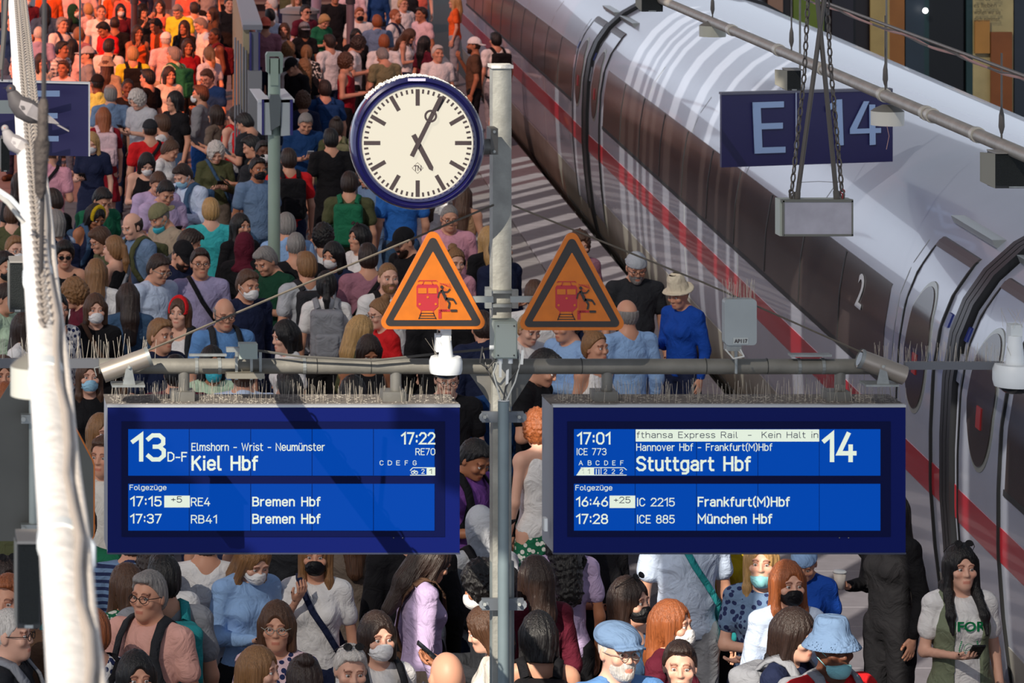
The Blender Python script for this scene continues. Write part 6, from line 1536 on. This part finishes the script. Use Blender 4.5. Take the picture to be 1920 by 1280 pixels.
    for n, c in tops:
        if n == 'bp':
            t = thing('backpack', loc, '', 'backpack', 'backpacks worn in the crowd'); t.rotation_euler = root.rotation_euler; t.scale = root.scale
            part('bag', cached('pk', pack_mesh), t, PAL[c]); part('pocket', cached('pp', pocket_mesh), t, PAL[c])
            for s in (-1, 1): part('strap', cached(('ps', s, gn), lambda: pstrap_mesh(s, gn)), t, PAL[c])
        elif n == 'cb':
            t = thing('shoulder_bag', loc, '', 'bag', 'shoulder bags worn in the crowd'); t.rotation_euler = root.rotation_euler; t.scale = root.scale
            part('bag', cached('pouch', pouch_mesh), t, PAL[c]); part('strap', cached(('cs', gn), lambda: cross_mesh(gn)), t, PAL[c])
        else:
            J = joints(gn, pose); w_ = Vector(J['wR']); e_ = Vector(J['eR']); d = (w_-e_).normalized(); p = w_+d*.115+Vector((.01, .0, .035)) if pose != 'f' else w_+d*.1
            if pose == 'p': p = Vector((0, p.y+.015, p.z+.01))
            t = thing({'ph': 'phone', 'cup': 'coffee_cup'}[n], loc, '', {'ph': 'phone', 'cup': 'cup'}[n], 'phones held in the crowd' if n == 'ph' else 'cups held in the crowd')
            base = Matrix.Translation(loc) @ Rz @ Matrix.Scale(k, 4) @ Matrix.Translation(p)
            if n == 'ph':
                q = base @ Matrix.Rotation(math.radians(-60), 4, 'X'); q = base @ Matrix.Rotation(math.radians(50), 4, 'X')
                t.matrix_basis = q; part('casing', cached('phc', phone_mesh), t, PAL[c]); part('screen', cached('phs', screen_mesh), t, '27303a')
            else: t.matrix_basis = base @ Matrix.Translation((0, -.02, .01)); part('cup_body', cached('cb', cup_mesh), t, 'd9d2cb'); part('lid', cached('cl', lid_mesh), t, 'ffffff')
        pend.append([t, {'bp': cn(c)+' backpack', 'cb': cn(c)+' shoulder bag', 'ph': cn(c)+' phone', 'cup': 'paper coffee cup'}[n], pid, None, None, None, x, y, len(pend)])
def vest_mesh():
    f = Field(rg(-.24, .24, .0125), rg(-.22, .2, .0125), rg(.88, 1.50, .0125)); torso(f, 'f', .027, .05)
    for s in (-1, 1): f.cone((s*.05, .03, 1.445), (s*.12, .02, 1.42), .06, .055, .03)
    f.cut(lambda x, y, z: np.where(y < 0, .075-np.abs(x), -1)+0*z); f.ell((0, -.01, 1.5), (.085, .08, .07), .004, 's')
    for s in (-1, 1): f.ell((s*.19, .02, 1.38), (.055, .2, .11), .01, 's')
    V, Q = f.mesh(); return to_mesh('vest', V, Q, cloth_m)
def shirt_print():
    out = []
    def surf(x, z):   # front of a woman's shirt
        return -.122+max(0, abs(x)-.06)*.5+max(0, 1.20-z)*.10
    me = text_mesh('IFOR', .03); n = len(me.vertices); co = np.empty(n*3, 'f'); me.vertices.foreach_get('co', co); co = co.reshape(-1, 3)
    w_ = co[:, 0].max(); nc = np.array([( (c[0]/w_-.5)*.19, 0, 1.275+c[1]*.075) for c in co]); nc[:, 1] = [surf(a, b)-.014 for a, _, b in nc]
    me.vertices.foreach_set('co', nc.astype('f').ravel()); me.update(); me.materials.clear(); me.materials.append(cloth_m); out.append(me)
    b = MB(); b.tube([(.032*math.cos(t), surf(0, 1.17)-.010, 1.17+.032*math.sin(t)) for t in [k*math.pi/12 for k in range(25)]], .0016, 4)
    b.tube([(x_, surf(0, 1.17)-.010, 1.17+.006*math.sin(x_*90)) for x_ in np.linspace(-.03, .03, 10)], .0014, 4)
    for s in (-1, 1):
        q = [(s*(.05+.006*math.sin(t)), surf(.05, 1.1+t*.02)-.010, 1.135+t*.02) for t in np.linspace(0, 4, 9)]; b.tube(q, .0014, 4)
        for p in q: b.ball(p, (.006, .002, .0035), 6, 4)
    out.append(raw(b, 'print', cloth_m)); return out
for r in rows: build_person(r)
# ---- labels that single each one out
used = {}
def uniq(cands):
    for c in cands:
        if len(c.split()) <= 16 and c not in used: used[c] = 1; return c
    return None
people_ = [p for p in pend if p[0].name.startswith('person')]
def nbr(p):
    q = sorted((math.hypot(a[6]-p[6], (a[7]-p[7])), a[8]) for a in people_ if a is not p)[:4]; res = []
    for _, i in q:
        a = pend[i]; dx, dy = a[6]-p[6], a[7]-p[7]
        rel = ('left of' if dx > 0 else 'right of') if abs(dx) > abs(dy) else ('behind' if dy > 0 else 'in front of'); res.append(rel+' the '+a[1].replace('person in ', '').replace('long-sleeved ', ''))
    return res
short = {}
for p in people_:
    root, lab, desc, fc, ps, plc, x, y, i = p; dd = (' and '+desc[0]) if desc else ''; d2 = (' and '+', '.join(desc)) if desc else ''
    nb = nbr(p); fc_ = ' '+fc
    c = [lab+d2+fc_+', '+plc, lab+dd+fc_+', '+plc, lab+dd+fc_+(' '+ps if ps else '')+', '+plc]
    c += [lab+dd+fc_+', '+n for n in nb]+[lab+dd+', '+n+', '+plc for n in nb]+[lab+', '+n+', '+plc for n in nb]+[lab+fc_+', '+n for n in nb]+[lab+', '+nb[0]+', '+nb[1].replace('the ', ''), lab+', '+nb[0]+' and '+nb[2]]
    u = uniq(c)
    if u is None: u = ' '.join((lab+', about '+str(int(x/19.2))+' percent across and '+str(max(0, int(y/12.8)))+' percent down the photo').split()[:16]); used[u] = 1
    root['label'] = u; short[i] = u
for p in pend:
    if p[0].name.startswith('person'): continue
    src = pend[p[2]]; o_ = p[1]; body = src[1].replace('person in ', 'the person in ').replace('long-sleeved ', ''); held = {'b': ' worn by ', 's': ' worn by ', 'p': ' held by ', 'c': ' held by '}[p[0].name[0]]
    nb = nbr(src); c = [o_+held+body+', '+src[5]]+[o_+held+body+', '+n for n in nb]+[o_+held+body+' '+src[3]+', '+src[5]]
    u = uniq(c) or uniq([o_+held+body+' '+src[3]+' '+n for n in nb]) or ' '.join((o_+held+body+', '+str(int(src[6]/19.2))+' percent across the photo').split()[:16]); used[u] = 1; p[0]['label'] = u
